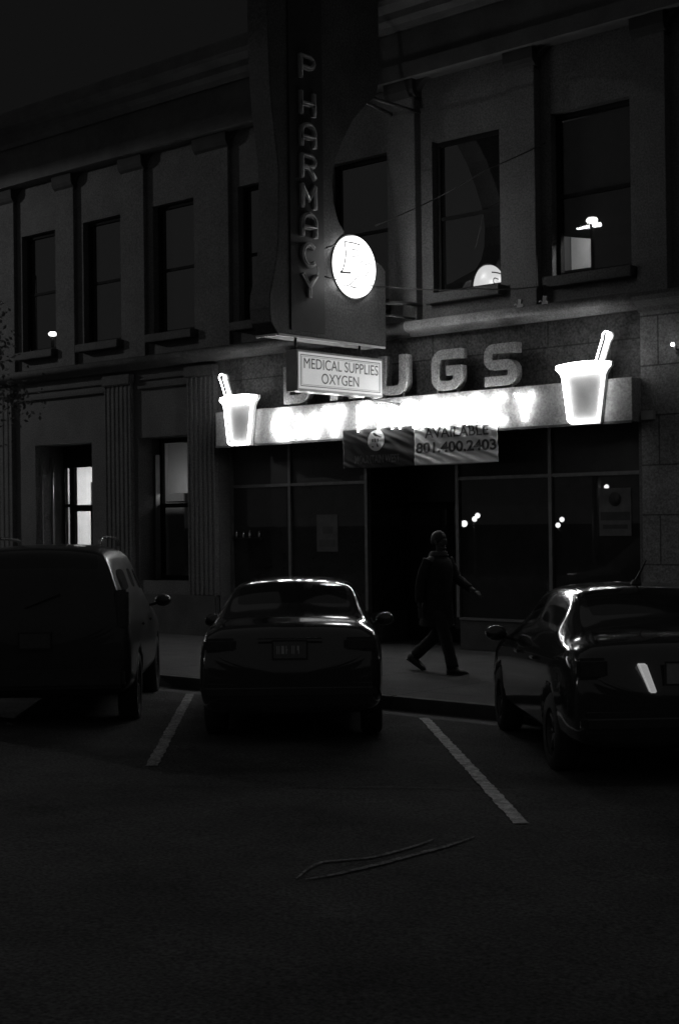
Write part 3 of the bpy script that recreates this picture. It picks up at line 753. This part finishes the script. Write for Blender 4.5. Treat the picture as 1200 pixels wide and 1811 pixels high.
o, dsp, cx = banner('dark_banner', -15.235, -13.785, 2.84, 3.455, -.330, BAND_DK, 'dark banner with a pale round logo reading MOUNTAIN WEST beside the white banner', .8, 9)
banner_text(o, dsp, cx, 0, 2.84, 'MOUNTAIN WEST', -14.53, 2.975, .92, .13, GREYINK, .004)
lg = MB(); n_ = 40
vs = [(-14.54-cx, dsp(-14.54, 3.265)-.009, 3.265-2.84)]+[(-14.54+.165*cos(2*pi*k/n_)-cx, dsp(-14.54+.165*cos(2*pi*k/n_), 3.265+.165*sin(2*pi*k/n_))-.009, 3.265+.165*sin(2*pi*k/n_)-2.84) for k in range(n_)]
lg.add(vs, [(0, k+1, (k+1) % n_+1) for k in range(n_)], True).build('round_logo', BANW, o, recalc=False)
for dx, w_, h_, dz in ((-.06,.03,.05,0),(-.01,.035,.06,0),(.045,.03,.05,0)):
    MB().box(-14.54+dx-w_/2-cx, -14.54+dx+w_/2-cx, dsp(-14.54,3.27)-.022, dsp(-14.54,3.27)-.016, .425+dz-h_/2, .425+dz+h_/2).build('logo_mark', GREYINK, o)

# ------------------------------------------------------------------ cables strung past the sign
def cable(pts, sag, label, r=.009, ends=True):
    a = Vector(pts[0]); c = Vector(pts[-1]); mid = (a+c)/2
    P = []
    allp = []
    for p, q in zip(pts, pts[1:]):
        p = Vector(p); q = Vector(q)
        for k in range(12):
            t = k/12; v = p.lerp(q, t); v.z -= sag*4*t*(1-t); allp.append(v-a)
    allp.append(Vector(pts[-1])-a)
    o = MB().tube(allp, r, 6).build('cable', WIRE); o.location = a
    tag(o, label, 'cable'); return o
cable([(-13.99,-2.05,5.98),(-13.99,-1.85,6.05)], 0, 'short cable clipped across the blade sign beside its lit oval')
cable([(-13.95,-1.0,6.45),(-13.30,-.35,6.86),(-12.4,-.30,7.15),(-11.55,.0,7.45)], .01, 'thin black cable rising from the blade sign across the upper window')
cable([(-13.99,-2.1,5.56),(-13.9,-.75,5.55),(-12.6,-.32,5.42),(-11.50,-.12,5.36)], .03, 'thin black cable running along the upper window sill')
for xx, lb in ((-11.85,'small pale cable clamp on the ledge below the upper window'),(-11.42,'small pale cable clamp on the ledge beside the pilaster')):
    o = empty('cable_clamp', (xx, -.26, 5.07)); tag(o, lb, 'clamp')
    MB().prism([(-.06,0),(.05,0),(.06,.03),(.02,.05),(.03,.11),(-.03,.12),(-.03,.05)], 1, -.02, .02).build('plate', mat('pale_clamp', .45, .4, .2, 9), o)
    MB().tube([(-.05,0,.03),(-.10,.02,.06),(-.14,.05,.05)], .008, 5).build('wire_end', mat('pale_clamp', .45, .4, .2, 9), o)

# ------------------------------------------------------------------ small lit wall lamp at the right
o = empty('wall_lamp', (-9.42, -.06, 4.25)); tag(o, 'tiny lit lamp on the stone pier at the right edge', 'lamp')
MB().box(-.04,.04,-.05,0,-.05,.05).build('bracket', STEEL, o)
MB().tube([(0,-.05,0),(0,-.16,.02)], .012).build('arm', STEEL, o)
MB().lathe([(0,-.025),(.018,-.018),(.025,0),(.018,.018),(0,.025)], (0,-.20,.06)).build('bulb', LAMPG, o)

# ------------------------------------------------------------------ vehicles
def car(name, P, label, cat, paint):
    root = empty(name); tag(root, label, cat, P.get('group'))
    st = P['st']; NR = 12
    rings = []
    for (s_, zb, wb, belt, zr, wr) in st:
        w = wb
        half = [(0,zb),(.55*w,zb),(.93*w,zb+.02),(1.0*w,zb+.16),(1.0*w,zb+(belt-zb)*.55),(.985*w,belt-.10),(.94*w,belt),
                (w*.94+(wr-w*.94)*.18, belt+(zr-belt)*.22),(wr*1.03, zr-(zr-belt)*.22),(wr*.95, zr-(zr-belt)*.05),(wr*.55,zr+.012),(0,zr+.02)]
        ring = half+[(-x_, z_) for x_, z_ in reversed(half[1:-1])]
        rings.append([(s_, x_, z_) for x_, z_ in ring])
    n_ = len(rings[0]); bm = bmesh.new()
    V = [[bm.verts.new((p[1], p[0], p[2])) for p in r] for r in rings]
    faces = {}
    for i in range(len(V)-1):
        for j in range(n_):
            k = (j+1) % n_
            f_ = bm.faces.new((V[i][j], V[i][k], V[i+1][k], V[i+1][j])); f_.smooth = True; faces[(i, j)] = f_
    bm.faces.new(list(reversed(V[0]))).smooth = True; bm.faces.new(V[-1]).smooth = True
    bmesh.ops.recalc_face_normals(bm, faces=bm.faces)
    mi = {'rear_window': 1, 'windscreen': 2, 'side_window': 3}
    H = NR-1
    def setm(rows, cols, k):
        fs = [faces[(i, j)] for i in rows for j in cols]
        r_ = bmesh.ops.inset_region(bm, faces=fs, thickness=P.get('inset', .035), depth=-.004, use_even_offset=True)
        for f_ in fs: f_.material_index = k
    topc = [8, 9, 10, 11, 12, 13]
    topc = [9, 10, 11, 12]
    setm(P['rear'], topc, 1); setm(P['front'], topc, 2)
    for rows in P['side']:
        setm(rows, [7], 3); setm(rows, [n_-8], 3)
    me = bpy.data.meshes.new('body'); bm.to_mesh(me); bm.free()
    for m_ in (paint, CGLASS, CGLASS, CGLASS): me.materials.append(m_)
    tmp = bpy.data.objects.new('tmp', me); COL.objects.link(tmp)
    sb = tmp.modifiers.new('s', 'SUBSURF'); sb.levels = 2; sb.render_levels = 2
    # wheel arches
    cutters = []
    for wy in P['wheels']:
        for sx in (-1, 1):
            c = MB(); seg = 28; R = P['wr']+.055; z0 = P['wr']
            c.lathe([(0,-.14),(R,-.14),(R,.30),(0,.30)] if sx > 0 else [(0,-.30),(R,-.30),(R,.14),(0,.14)], (sx*P['hw']*.93, wy, z0), axis=0, seg=seg)
            co = c.build('cut', TRIM); cutters.append(co)
            bo_ = tmp.modifiers.new('b', 'BOOLEAN'); bo_.object = co; bo_.operation = 'DIFFERENCE'; bo_.solver = 'EXACT'
    me2 = bake(tmp); bpy.data.objects.remove(tmp)
    for c in cutters: bpy.data.objects.remove(c)
    for nm, k in (('body',0),('rear_window',1),('windscreen',2),('side_window',3),('side_window',-3)):
        bm = bmesh.new(); bm.from_mesh(me2)
        kk = abs(k)
        def keep(f_):
            if k == 0: return f_.material_index not in (1, 2, 3)
            if f_.material_index != kk: return False
            if kk == 3: return (f_.calc_center_median().x > 0) == (k > 0)
            return True
        bmesh.ops.delete(bm, geom=[f_ for f_ in bm.faces if not keep(f_)], context='FACES')
        m3 = bpy.data.meshes.new(nm); bm.to_mesh(m3); bm.free()
        if not len(m3.polygons): continue
        m3.materials.clear(); m3.materials.append(paint if k == 0 else CGLASS)
        for p_ in m3.polygons: p_.material_index = 0
        if kk != 3:
            o_ = bpy.data.objects.new(nm, m3); COL.objects.link(o_); o_.parent = root; continue
        bm = bmesh.new(); bm.from_mesh(m3); bm.faces.ensure_lookup_table(); todo = set(f_.index for f_ in bm.faces); isl = []
        while todo:
            stack = [todo.pop()]; cur = set(stack)
            while stack:
                f_ = bm.faces[stack.pop()]
                for e_ in f_.edges:
                    for g_ in e_.link_faces:
                        if g_.index in todo: todo.discard(g_.index); cur.add(g_.index); stack.append(g_.index)
            isl.append(cur)
        for cur in isl:
            if len(cur) < 3: continue
            idx = {}; vs_ = []; fs_ = []
            for fi in cur:
                row = []
                for v_ in bm.faces[fi].verts:
                    if v_.index not in idx: idx[v_.index] = len(vs_); vs_.append(tuple(v_.co))
                    row.append(idx[v_.index])
                fs_.append(row)
            m4 = bpy.data.meshes.new(nm); m4.from_pydata(vs_, [], fs_); m4.polygons.foreach_set('use_smooth', [True]*len(fs_)); m4.materials.append(CGLASS)
            o_ = bpy.data.objects.new(nm, m4); COL.objects.link(o_); o_.parent = root
        bm.free()
    # wheels
    for wy in P['wheels']:
        for sx in (-1, 1):
            R = P['wr']; xw = sx*(P['hw']-.11)
            w_ = empty('wheel', (xw, wy, R)); w_.parent = root
            MB().lathe([(R*.62,-.10),(R*.9,-.105),(R,-.08),(R,.08),(R*.9,.105),(R*.62,.10),(R*.62,-.10)], axis=0, seg=32).build('tyre', RUBBER, w_)
            rm = MB().lathe([(R*.62,-.09),(R*.60,.02*sx),(R*.62,.09)], axis=0, seg=32).lathe([(0,.05*sx),(R*.16,.055*sx),(R*.18,.03*sx)], axis=0, seg=16)
            for q in range(7):
                a = 2*pi*q/7
                rm.tube([(.045*sx, R*.1*cos(a), R*.1*sin(a)), (.06*sx, R*.61*cos(a), R*.61*sin(a))], [.03, .022], 5)
            rm.build('rim', RIM, w_)
    # mirrors
    for sx in (-1, 1):
        my, mz = P['mirror']; w = P['hw']
        mr_ = MB().lathe([(0,-.06),(.05,-.05),(.075,-.01),(.08,.05),(.0,.052)], (0,0,0), axis=1, seg=18)
        for i, v in enumerate(mr_.v): mr_.v[i] = (v[0]*1.35, v[1], v[2]*.95)
        o_ = mr_.build('wing_mirror', paint, root); o_.location = (sx*(w+.10), my, mz)
        MB().tube([(-sx*.18,0,-.06),(-sx*.06,0,-.03)], .018, 6).build('arm', TRIM, o_)
    # lights
    for sx in (-1, 1):
        for (x0_, x1_, y0_, y1_, z0_, z1_) in P['tail']:
            c = MB().box(sx*x0_, sx*x1_, y0_, y1_, z0_, z1_); o_ = c.build('tail_light', LENS, root, bevel=.025)
        (x0_, x1_, y0_, y1_, z0_, z1_) = P['head']; MB().box(sx*x0_, sx*x1_, y0_, y1_, z0_, z1_).build('headlight', mat('headlight_lens', .3, .1, .1, 8, spec=.8), root, bevel=.03)
        hy = P['handle']
        for h_ in hy: MB().box(sx*(w-.01), sx*(w+.022), h_, h_+.16, P['hz'], P['hz']+.028).build('door_handle', paint, root, bevel=.008)
    # plate
    py_, pz = P['plate']
    pl = MB().box(-.155,.155,-.006,.006,-.077,.077).build('number_plate', P.get('pm', PLATE), root, bevel=.004); pl.location = (0, py_, pz)
    dg = MB(); rnd = random.Random(P['seed'])
    for q in range(6):
        xx = -.12+q*.042+(.012 if q > 2 else 0)
        if rnd.random() < .55: dg.box(xx, xx+.008, -.0085, -.0062, -.036, .036)
        if rnd.random() < .6: dg.box(xx+.018, xx+.026, -.0085, -.0062, -.036, .036)
        if rnd.random() < .6: dg.box(xx+.0082, xx+.0178, -.0085, -.0062, rnd.choice((-.036, -.004, .028)), rnd.choice((-.03, .004, .036)))
    if not P.get('noplate'): dg.build('plate_marks', mat('plate_mark_paint', .6, .4, .1, 20), pl)
    fr = MB()
    fr.box(-.165,.165,-.009,.004,.0775,.088).box(-.165,.165,-.009,.004,-.088,-.0775).box(-.165,-.1555,-.009,.004,-.0775,.0775).box(.1555,.165,-.009,.004,-.0775,.0775)
    fr.build('plate_frame', CHROME if P.get('chrome') else TRIM, pl)
    return root
def sedan(seed, label, paint, tail, extra=None, hw=.87, name='parked_saloon'):
    st = [ # s, zb, wb, belt, zroof, wroof
      (-.02,.36,.70,.72,.74,.60),(.03,.30,.82,.90,.95,.68),(.12,.27,.85,.97,1.045,.68),(.34,.25,.87,1.00,1.09,.66),(.50,.25,.87,1.0,1.115,.66),
      (.66,.24,.87,1.0,1.19,.655),(1.02,.23,.87,.995,1.38,.63),(1.22,.22,.87,.99,1.43,.605),(1.55,.22,.87,.985,1.455,.60),(2.05,.22,.87,.975,1.46,.60),(2.55,.22,.87,.965,1.42,.58),
      (2.72,.22,.87,.96,1.37,.59),(3.25,.22,.87,.93,1.06,.66),(3.42,.22,.87,.91,.98,.69),(4.0,.24,.86,.84,.90,.68),(4.32,.27,.80,.72,.79,.62),(4.45,.34,.66,.58,.64,.50)]
    st = [(a, b_, c*hw/.87, d_, e_, f_*hw/.87) for a, b_, c, d_, e_, f_ in st]
    P = dict(st=st, rear=[5, 6], front=[11], side=[[6, 7, 8], [9, 10]], wheels=(.95, 3.58), wr=.31, hw=hw, mirror=(3.0, .98),
             tail=tail, head=(.45,.74,4.18,4.36,.60,.73), handle=(1.55, 2.35), hz=.84, plate=(-.035, .86), seed=seed, inset=.04, chrome=False)
    if extra: P.update(extra)
    return car(name, P, label, 'car', paint)
CAR_RZ = radians(45)
def put(root, x_, y_, dz=0., CAR_RZ=CAR_RZ, sz=1.):
    root.scale = (1, 1, sz)
    root.location = (x_, y_, road_z(y_-0)+dz); root.rotation_euler = (radians(-1.0), 0, CAR_RZ)
def rel(root, x_, y_): pass

sed = sedan(11, 'dark saloon with number plate parked nose in between the two white lines', GREYP,
            [(.50,.80,-.015,.12,.84,.965)])
put(sed, -9.22, -7.93, .0, radians(41.5), 1.04)
# details of the rear: bumper line, lid gap, badge strip
MB().box(-.80,.80,-.055,.06,.42,.56).build('rear_bumper', GREYP, sed, bevel=.04)
MB().box(-.30,.30,-.035,-.01,.955,.965).build('lid_trim', TRIM, sed)
rc = sedan(23, 'black glossy saloon with bright slanted light parked at the right edge', BLACKP,
           [(.60,.84,-.02,.30,.80,.96)], dict(plate=(-.04,.84), seed=5, pm=PLATE_B), hw=.88)
put(rc, -5.42, -7.50, .0, radians(44.5), 1.05)
MB().box(-.82,.82,-.07,.06,.40,.56).build('rear_bumper', BLACKP, rc, bevel=.05)
for sx in (-1, 1):
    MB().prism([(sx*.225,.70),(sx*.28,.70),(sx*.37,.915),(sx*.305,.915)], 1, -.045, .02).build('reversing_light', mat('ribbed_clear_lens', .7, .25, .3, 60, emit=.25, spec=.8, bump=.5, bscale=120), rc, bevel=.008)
aer = MB().tube([(0,1.42,1.455),(.0,1.40,1.50),(.03,1.18,1.66)], [.02,.012,.005], 6).lathe([(.05,0),(.035,.03),(0,.04)], (0,1.42,1.462), seg=14)
aer.build('roof_aerial', TRIM, rc)

# SUV
st = [(-.02,.50,.80,.95,1.02,.70),(.02,.42,.92,1.12,1.30,.80),(.06,.38,.95,1.17,1.60,.775),(.14,.36,.96,1.18,1.80,.73),(.30,.35,.965,1.18,1.87,.71),(.7,.34,.97,1.18,1.90,.705),
      (1.5,.34,.97,1.17,1.915,.705),(2.3,.34,.97,1.16,1.905,.705),(2.85,.34,.97,1.15,1.86,.70),(3.05,.34,.97,1.14,1.78,.71),(3.62,.34,.97,1.12,1.25,.80),(3.78,.34,.97,1.11,1.17,.84),
      (4.5,.36,.96,1.04,1.10,.82),(4.82,.42,.90,.92,.99,.76),(4.92,.5,.78,.76,.82,.62)]
P = dict(st=st, rear=[2, 3], front=[9], side=[[4, 5], [6], [7, 8]], wheels=(1.0, 3.95), wr=.38, hw=.97, mirror=(3.35, 1.22),
         tail=[(.80,.93,-.0,.16,1.05,1.45)], head=(.5,.82,4.66,4.84,.74,.92), handle=(1.4, 2.5), hz=1.02, plate=(-.04, .95), seed=31, noplate=True, pm=mat('dim_plate', .08, .6, .2, 20), inset=.05, chrome=False)
suv = car('parked_suv', P, 'large dark sport utility vehicle with roof rails parked at the left edge', 'car', SUVP)
put(suv, -11.95, -8.78, -.06)
MB().box(-.90,.90,-.09,.06,.46,.66).build('rear_bumper', TRIM, suv, bevel=.04)
for sx in (-1, 1):
    x_ = sx*.58
    path = [(x_,.75,1.915),(x_,.78,1.96),(x_,.95,1.985),(x_,1.8,1.995),(x_,2.5,1.98),(x_,2.70,1.95),(x_,2.74,1.90)]
    MB().tube(smooth_path(path, 5), .019, 8).build('roof_rail', CHROME, suv)
MB().tube([(-.1,-.0,1.28),(.25,-.03,1.42)], .01, 6).build('wiper', TRIM, suv)

# ------------------------------------------------------------------ walking person
PR = empty('person', (-11.62, -2.60, 0))
tag(PR, 'person in a long dark coat walking to the right past the shop entrance', 'person')
def skin_mesh(nodes, edges, root=0, sub=2):
    me = bpy.data.meshes.new('sk'); me.from_pydata([n[0] for n in nodes], edges, [])
    o_ = bpy.data.objects.new('sk', me); COL.objects.link(o_)
    m_ = o_.modifiers.new('skin', 'SKIN'); m_.use_smooth_shade = True
    for i, n in enumerate(nodes):
        sv = me.skin_vertices[0].data[i]; r = n[1]; sv.radius = (r, r) if not isinstance(r, tuple) else r
        sv.use_root = (i == root)
    s_ = o_.modifiers.new('sub', 'SUBSURF'); s_.levels = sub; s_.render_levels = sub
    out = bake(o_); bpy.data.objects.remove(o_); return out
N_ = [((0,0,.96),(.13,.10)), ((.01,0,1.12),(.125,.095)), ((.02,0,1.32),(.15,.11)), ((.02,0,1.47),(.13,.09)), ((.035,0,1.56),.055), ((.055,0,1.62),.052),
      ((.06,0,1.70),(.085,.075)), ((.055,0,1.78),(.085,.078)),
      ((.02,-.19,1.48),.06), ((-.08,-.23,1.22),.048), ((-.10,-.25,.94),.034), ((-.10,-.25,.87),.028), # near arm (towards street)
      ((.02,.19,1.48),.06), ((.14,.23,1.24),.048), ((.40,.20,1.10),.034), ((.47,.20,1.07),.028),
      ((0,-.09,.90),.10), ((.19,-.10,.52),.068), ((.30,-.10,.12),.045), ((.34,-.10,.06),.045), ((.46,-.10,.04),.035),
      ((0,.09,.90),.10), ((-.10,.10,.50),.068), ((-.44,.10,.24),.045), ((-.49,.10,.14),.042), ((-.39,.10,.06),.035)]
E_ = [(0,1),(1,2),(2,3),(3,4),(4,5),(5,6),(6,7),(3,8),(8,9),(9,10),(10,11),(3,12),(12,13),(13,14),(14,15),(0,16),(16,17),(17,18),(18,19),(19,20),(0,21),(21,22),(22,23),(23,24),(24,25)]
me = skin_mesh(N_, E_)
bmb = bmesh.new(); bmb.from_mesh(me)
def add_me(m_):
    bmb.from_mesh(m_)
# fingers and thumb on both hands
for (hx, hy, hz, dx, dz) in ((-.10,-.25,.87,.15,-1), (.47,.20,1.07,.85,-.5)):
    d = Vector((dx, 0, dz)).normalized()
    for q in range(4):
        o0 = Vector((hx, hy-.027+q*.018, hz)); L_ = (.078,.088,.082,.066)[q]
        p1 = o0+d*.045; p2 = p1+d*L_*.5+Vector((0,0,-.008)); p3 = p2+d*L_*.42+Vector((-.012,0,-.02))
        add_me(skin_mesh([(tuple(o0),.010),(tuple(p1),.010),(tuple(p2),.009),(tuple(p3),.0075)], [(0,1),(1,2),(2,3)], sub=1))
    o0 = Vector((hx-.02, hy+.02, hz+.005)); p1 = o0+Vector((.03,.02,-.005)); p2 = p1+d*.045
    add_me(skin_mesh([(tuple(o0),.011),(tuple(p1),.0105),(tuple(p2),.009)], [(0,1),(1,2)], sub=1))
# face: nose, brow, lips, chin, ears on the head
def blob(c, r3, seg=10):
    m_ = MB(); prof = [(sin(t*pi/8), -cos(t*pi/8)) for t in range(9)]
    m_.lathe(prof, seg=seg); m_.v = [(c[0]+v[0]*r3[0], c[1]+v[1]*r3[1], c[2]+v[2]*r3[2]) for v in m_.v]
    x_ = bpy.data.meshes.new('b'); x_.from_pydata(m_.v, [], m_.f); x_.polygons.foreach_set('use_smooth', m_.sm); return x_
for c, r in (((.150,0,1.715),(.022,.013,.024)),((.155,0,1.703),(.017,.016,.012)),((.125,0,1.745),(.03,.05,.014)),((.137,0,1.668),(.014,.024,.010)),
             ((.115,0,1.635),(.035,.034,.024)),((.05,-.088,1.715),(.022,.012,.034)),((.05,.088,1.715),(.022,.012,.034)),((.10,-.05,1.70),(.03,.025,.025)),((.10,.05,1.70),(.03,.025,.025)),
             ((.065,0,1.735),(.085,.077,.105))):
    add_me(blob(c, r))
me = bpy.data.meshes.new('body'); bmb.to_mesh(me); bmb.free(); me.materials.append(SKIN)
for p_ in me.polygons: p_.use_smooth = True
ob = bpy.data.objects.new('body', me); COL.objects.link(ob); ob.parent = PR
# hair cap
h = MB(); seg = 20; prof = []
vs = []; rows = 9
for i in range(rows+1):
    t = i/rows*pi*.62
    for k in range(seg):
        a = 2*pi*k/seg; fr_ = cos(a)
        tt = t*(1-.36*max(0, fr_)**1.5)
        rr = 1+.04*sin(7*a+3*i)
        vs.append((.05+.108*rr*sin(tt)*cos(a)*1.05-.014, .098*rr*sin(tt)*sin(a), 1.735+.130*cos(tt)*rr))
h.add(vs, [(i*seg+k, i*seg+(k+1)%seg, (i+1)*seg+(k+1)%seg, (i+1)*seg+k) for i in range(rows) for k in range(seg)], True)
ho = h.build('hair', HAIR, PR); so_ = ho.modifiers.new('s','SOLIDIFY'); so_.thickness = .012
# coat: lofted rings
def loft(rings, name, m_, parent, thick=.01, seg=28, cap=False):
    mb = MB(); vs = []
    for (cx_, cy_, z_, rx_, ry_, am, nf) in rings:
        for k in range(seg):
            a = 2*pi*k/seg; q = 1+am*sin(nf*a+z_*9)
            vs.append((cx_+rx_*q*cos(a), cy_+ry_*q*sin(a), z_))
    n_ = len(rings)
    mb.add(vs, [(i*seg+k, i*seg+(k+1)%seg, (i+1)*seg+(k+1)%seg, (i+1)*seg+k) for i in range(n_-1) for k in range(seg)], True)
    o_ = mb.build(name, m_, parent); s_ = o_.modifiers.new('s','SOLIDIFY'); s_.thickness = thick; s_.offset = 1
    s2 = o_.modifiers.new('u','SUBSURF'); s2.levels = 1; s2.render_levels = 1
    return o_
loft([(-.015,0,.60,.235,.20,.05,6),(-.01,0,.75,.215,.205,.04,6),(0,0,.95,.185,.20,.03,5),(.005,0,1.10,.165,.195,.02,5),(.015,0,1.25,.17,.205,.02,4),(.02,0,1.38,.17,.215,.01,4),(.02,0,1.46,.145,.205,.01,3),(.02,0,1.515,.105,.145,0,3),(.03,0,1.55,.075,.085,0,3)], 'coat', COATM, PR, .012)
loft([(.03,0,1.52,.088,.095,.03,5),(.03,0,1.57,.085,.090,.03,4),(.035,0,1.60,.095,.10,.02,4),(.03,0,1.575,.11,.12,.02,4),(.02,0,1.53,.12,.14,.02,4)], 'collar', mat('coat_collar', .07, .8, .2, 10), PR, .008)
for s_, pts, rr in (('near', [(.02,-.19,1.49),(-.03,-.22,1.36),(-.08,-.235,1.22),(-.10,-.245,1.08),(-.10,-.25,.93)], [.078,.074,.068,.062,.055]), ('far', [(.02,.19,1.49),(.08,.22,1.36),(.14,.235,1.24),(.28,.22,1.16),(.385,.205,1.105)], [.078,.074,.068,.060,.052])):
    p_ = smooth_path(pts, 4); r_ = smooth_path([(q,) for q in rr], 4)
    MB().tube(p_, [q[0]*(1+.04*sin(i*1.9)) for i, q in enumerate(r_)], 16).build('sleeve', COATM, PR)
for pts, rr in (([(0,-.09,.93),(.10,-.095,.72),(.19,-.10,.52),(.25,-.10,.32),(.315,-.10,.09)], [.115,.10,.085,.078,.080]), ([(0,.09,.93),(-.04,.095,.72),(-.10,.10,.50),(-.27,.10,.35),(-.455,.10,.205)], [.115,.10,.085,.078,.076])):
    p_ = smooth_path(pts, 4); r_ = smooth_path([(q,) for q in rr], 4)
    MB().tube(p_, [q[0]*(1+.035*sin(i*2.3)) for i, q in enumerate(r_)], 16).build('trousers', TROUS, PR)
def shoe(x_, y_, z_, ang):
    prof = [(-.09,.0,.045,.09),(-.05,0,.05,.11),(.02,0,.048,.095),(.08,0,.052,.07),(.14,0,.052,.055),(.19,0,.04,.045),(.215,0,.015,.025)]
    mb = MB(); seg = 14; vs = []
    for (px_, py_, hw_, hh_) in prof:
        for k in range(seg):
            a = 2*pi*k/seg; vs.append((px_, hw_*cos(a), max(0, hh_*.5+hh_*.5*sin(a)*1.1)))
    mb.add(vs, [(i*seg+k, i*seg+(k+1)%seg, (i+1)*seg+(k+1)%seg, (i+1)*seg+k) for i in range(len(prof)-1) for k in range(seg)], True)
    mb.f.append(tuple(range(seg))); mb.sm.append(False)
    mb.box(-.09,.20,-.047,.047,-.004,.012)
    o_ = mb.build('shoe', SHOE, PR); o_.location = (x_, y_, z_); o_.rotation_euler = (0, ang, 0)
shoe(.335,-.10,.006,radians(-4)); shoe(-.50,.10,.10,radians(27))

# ------------------------------------------------------------------ street tree at the left, crown just entering the picture
T = empty('street_tree', (-21.0, -3.9, 0)); tag(T, 'small leafy street tree whose crown edge enters at the left', 'tree')
tr = MB(); rnd = random.Random(4)
tr.tube(smooth_path([(0,0,0),(.03,.02,1.5),(-.02,.0,2.8),(.05,.05,4.0),(.0,.0,5.2)], 5), [.12-.0045*i for i in range(21)], 10)
tips = []
for q in range(16):
    a = q*2.4; z0 = 2.9+q*.14; L_ = rnd.uniform(.7,1.15)
    p0 = Vector((0,0,z0)); p2 = p0+Vector((cos(a)*L_, sin(a)*L_, .5+rnd.random()*.4)); p1 = (p0+p2)/2+Vector((0,0,-.08))
    tr.tube([p0,p1,p2], [.035,.02,.008], 6); tips += [p1, p2, (p1+p2)/2]
    for _ in range(3):
        e_ = p2+Vector((rnd.uniform(-.3,.3),rnd.uniform(-.3,.3),rnd.uniform(0,.4))); tr.tube([p2,e_],[.008,.004],5); tips.append(e_)
tr.build('trunk', BARK, T)
lf = MB()
for _ in range(3000):
    c = rnd.choice(tips)+Vector((rnd.gauss(0,.17),rnd.gauss(0,.17),rnd.gauss(0,.17)))
    if c.x > 1.25: continue
    u_ = Vector((rnd.gauss(0,1),rnd.gauss(0,1),rnd.gauss(0,1))).normalized(); v_ = u_.orthogonal().normalized(); s_ = rnd.uniform(.03,.06)
    lf.add([c-u_*s_, c+v_*s_*.5, c+u_*s_, c-v_*s_*.5], [(0,1,2,3)])
lf.build('crown', LEAF, T, recalc=False)

# ------------------------------------------------------------------ street lamps: one up the street, others across it; globes stand in for lights mirrored in the glass
def street_lamp(x_, y_, h_, label, energy, arm=(0,1.2)):
    o_ = empty('street_lamp', (x_, y_, 0)); tag(o_, label, 'street lamp')
    MB().lathe([(.16,0),(.16,.3),(.09,.4),(.075,h_*.5),(.06,h_)], seg=16).build('pole', POLEM, o_)
    ax, ay = arm
    MB().tube([(0,0,h_-.05),(ax*.4,ay*.4,h_+.12),(ax,ay,h_+.1)], .035, 8).build('arm', POLEM, o_)
    hd = MB().lathe([(0,.14),(.16,.12),(.25,.05),(.27,-.03),(.24,-.03),(.22,.03),(.0,.07)], (ax,ay,h_), seg=24); hd.build('lamp_head', POLEM, o_)
    MB().lathe([(0,.01),(.12,.01),(.12,-.02),(0,-.03)], (ax,ay,h_), seg=16).build('lamp_lens', LAMPS, o_)
    ld = bpy.data.lights.new('street_lamp_light', 'SPOT'); ld.energy = energy; ld.shadow_soft_size = .12; ld.spot_size = radians(178); ld.spot_blend = .02
    l_ = bpy.data.objects.new('street_lamp_light', ld); COL.objects.link(l_); l_.parent = o_; l_.location = (ax, ay, h_-.12)
    return o_
street_lamp(-35.5, -8.2, 9.5, 'tall street lamp on the near kerb beyond the left edge', 1080)
street_lamp(3.5, -4.6, 8.0, 'tall street lamp on the kerb beyond the right edge', 25)
def standin_globe(x_, y_, zs, label, r=.11):  # lit globes on posts, in place of headlights and shop lights
    o_ = empty('standin_globe', (x_, y_, 0)); tag(o_, label, 'street lamp', 'stand-in globe lights across the street')
    h_ = min(z for _, z in zs)-r
    MB().lathe([(.10,0),(.10,.15),(.05,.25),(.04,h_)], seg=12).build('pole', POLEM, o_)
    for dx, z in zs:
        if abs(dx) > .02 or z > h_+.3: MB().tube([(0,0,h_-.15),(dx*.6,0,h_-.1),(dx,0,z-r)], .018, 6).build('arm', POLEM, o_)
        MB().lathe([(r*sin(t*pi/10), -r*cos(t*pi/10)) for t in range(11)], (dx,0,z), seg=16).build('globe', LAMPG, o_)
G = 'lamp with lit globes across the street, '
standin_globe(-34.69,-20.5,[(0,2.05)],'single stand-in globe light across the street seen in the left shop window')
standin_globe(-29.15,-20.5,[(0,2.05),(.34,1.88)],'twin stand-in globe light across the street left of the brighter one')
standin_globe(-28.38,-20.5,[(0,2.03),(.12,2.14)],'bright stand-in globe light across the street seen right of the door', r=.09)
standin_globe(-24.98,-20.5,[(0,1.98),(-.15,1.80)],'low twin stand-in globe light across the street', r=.08)
standin_globe(-23.35,-20.5,[(0,2.97),(-.04,2.79)],'tallest twin stand-in globe light across the street', r=.075)
standin_globe(-23.00,-20.5,[(0,2.35),(-.10,2.18)],'twin stand-in globe light mirrored in the window poster', r=.09)
for x_, y_, h_, rr in ((-50.84,-20.5,10.32,.16),(-23.70,-20.5,11.25,.16)):
    o_ = empty('flood_lamp', (x_, y_, 0)); tag(o_, 'very tall flood lamp far across the street ' + ('to the left' if x_ < -40 else 'to the right'), 'street lamp')
    MB().lathe([(.2,0),(.18,.4),(.10,h_*.5),(.07,h_-.12)], seg=12).build('pole', POLEM, o_)
    MB().lathe([(0,-.10),(.14,-.08),(rr*1.2,0),(.12,.08),(0,.1)], (0,0,h_), seg=16).build('lamp_lens', LAMPS, o_)
    if x_ > -40: MB().tube([(-.55,0,-.0+h_-.19),(.30,0,h_-.17)], [.03,.075], 8).build('lamp_tube', LAMPS, o_)
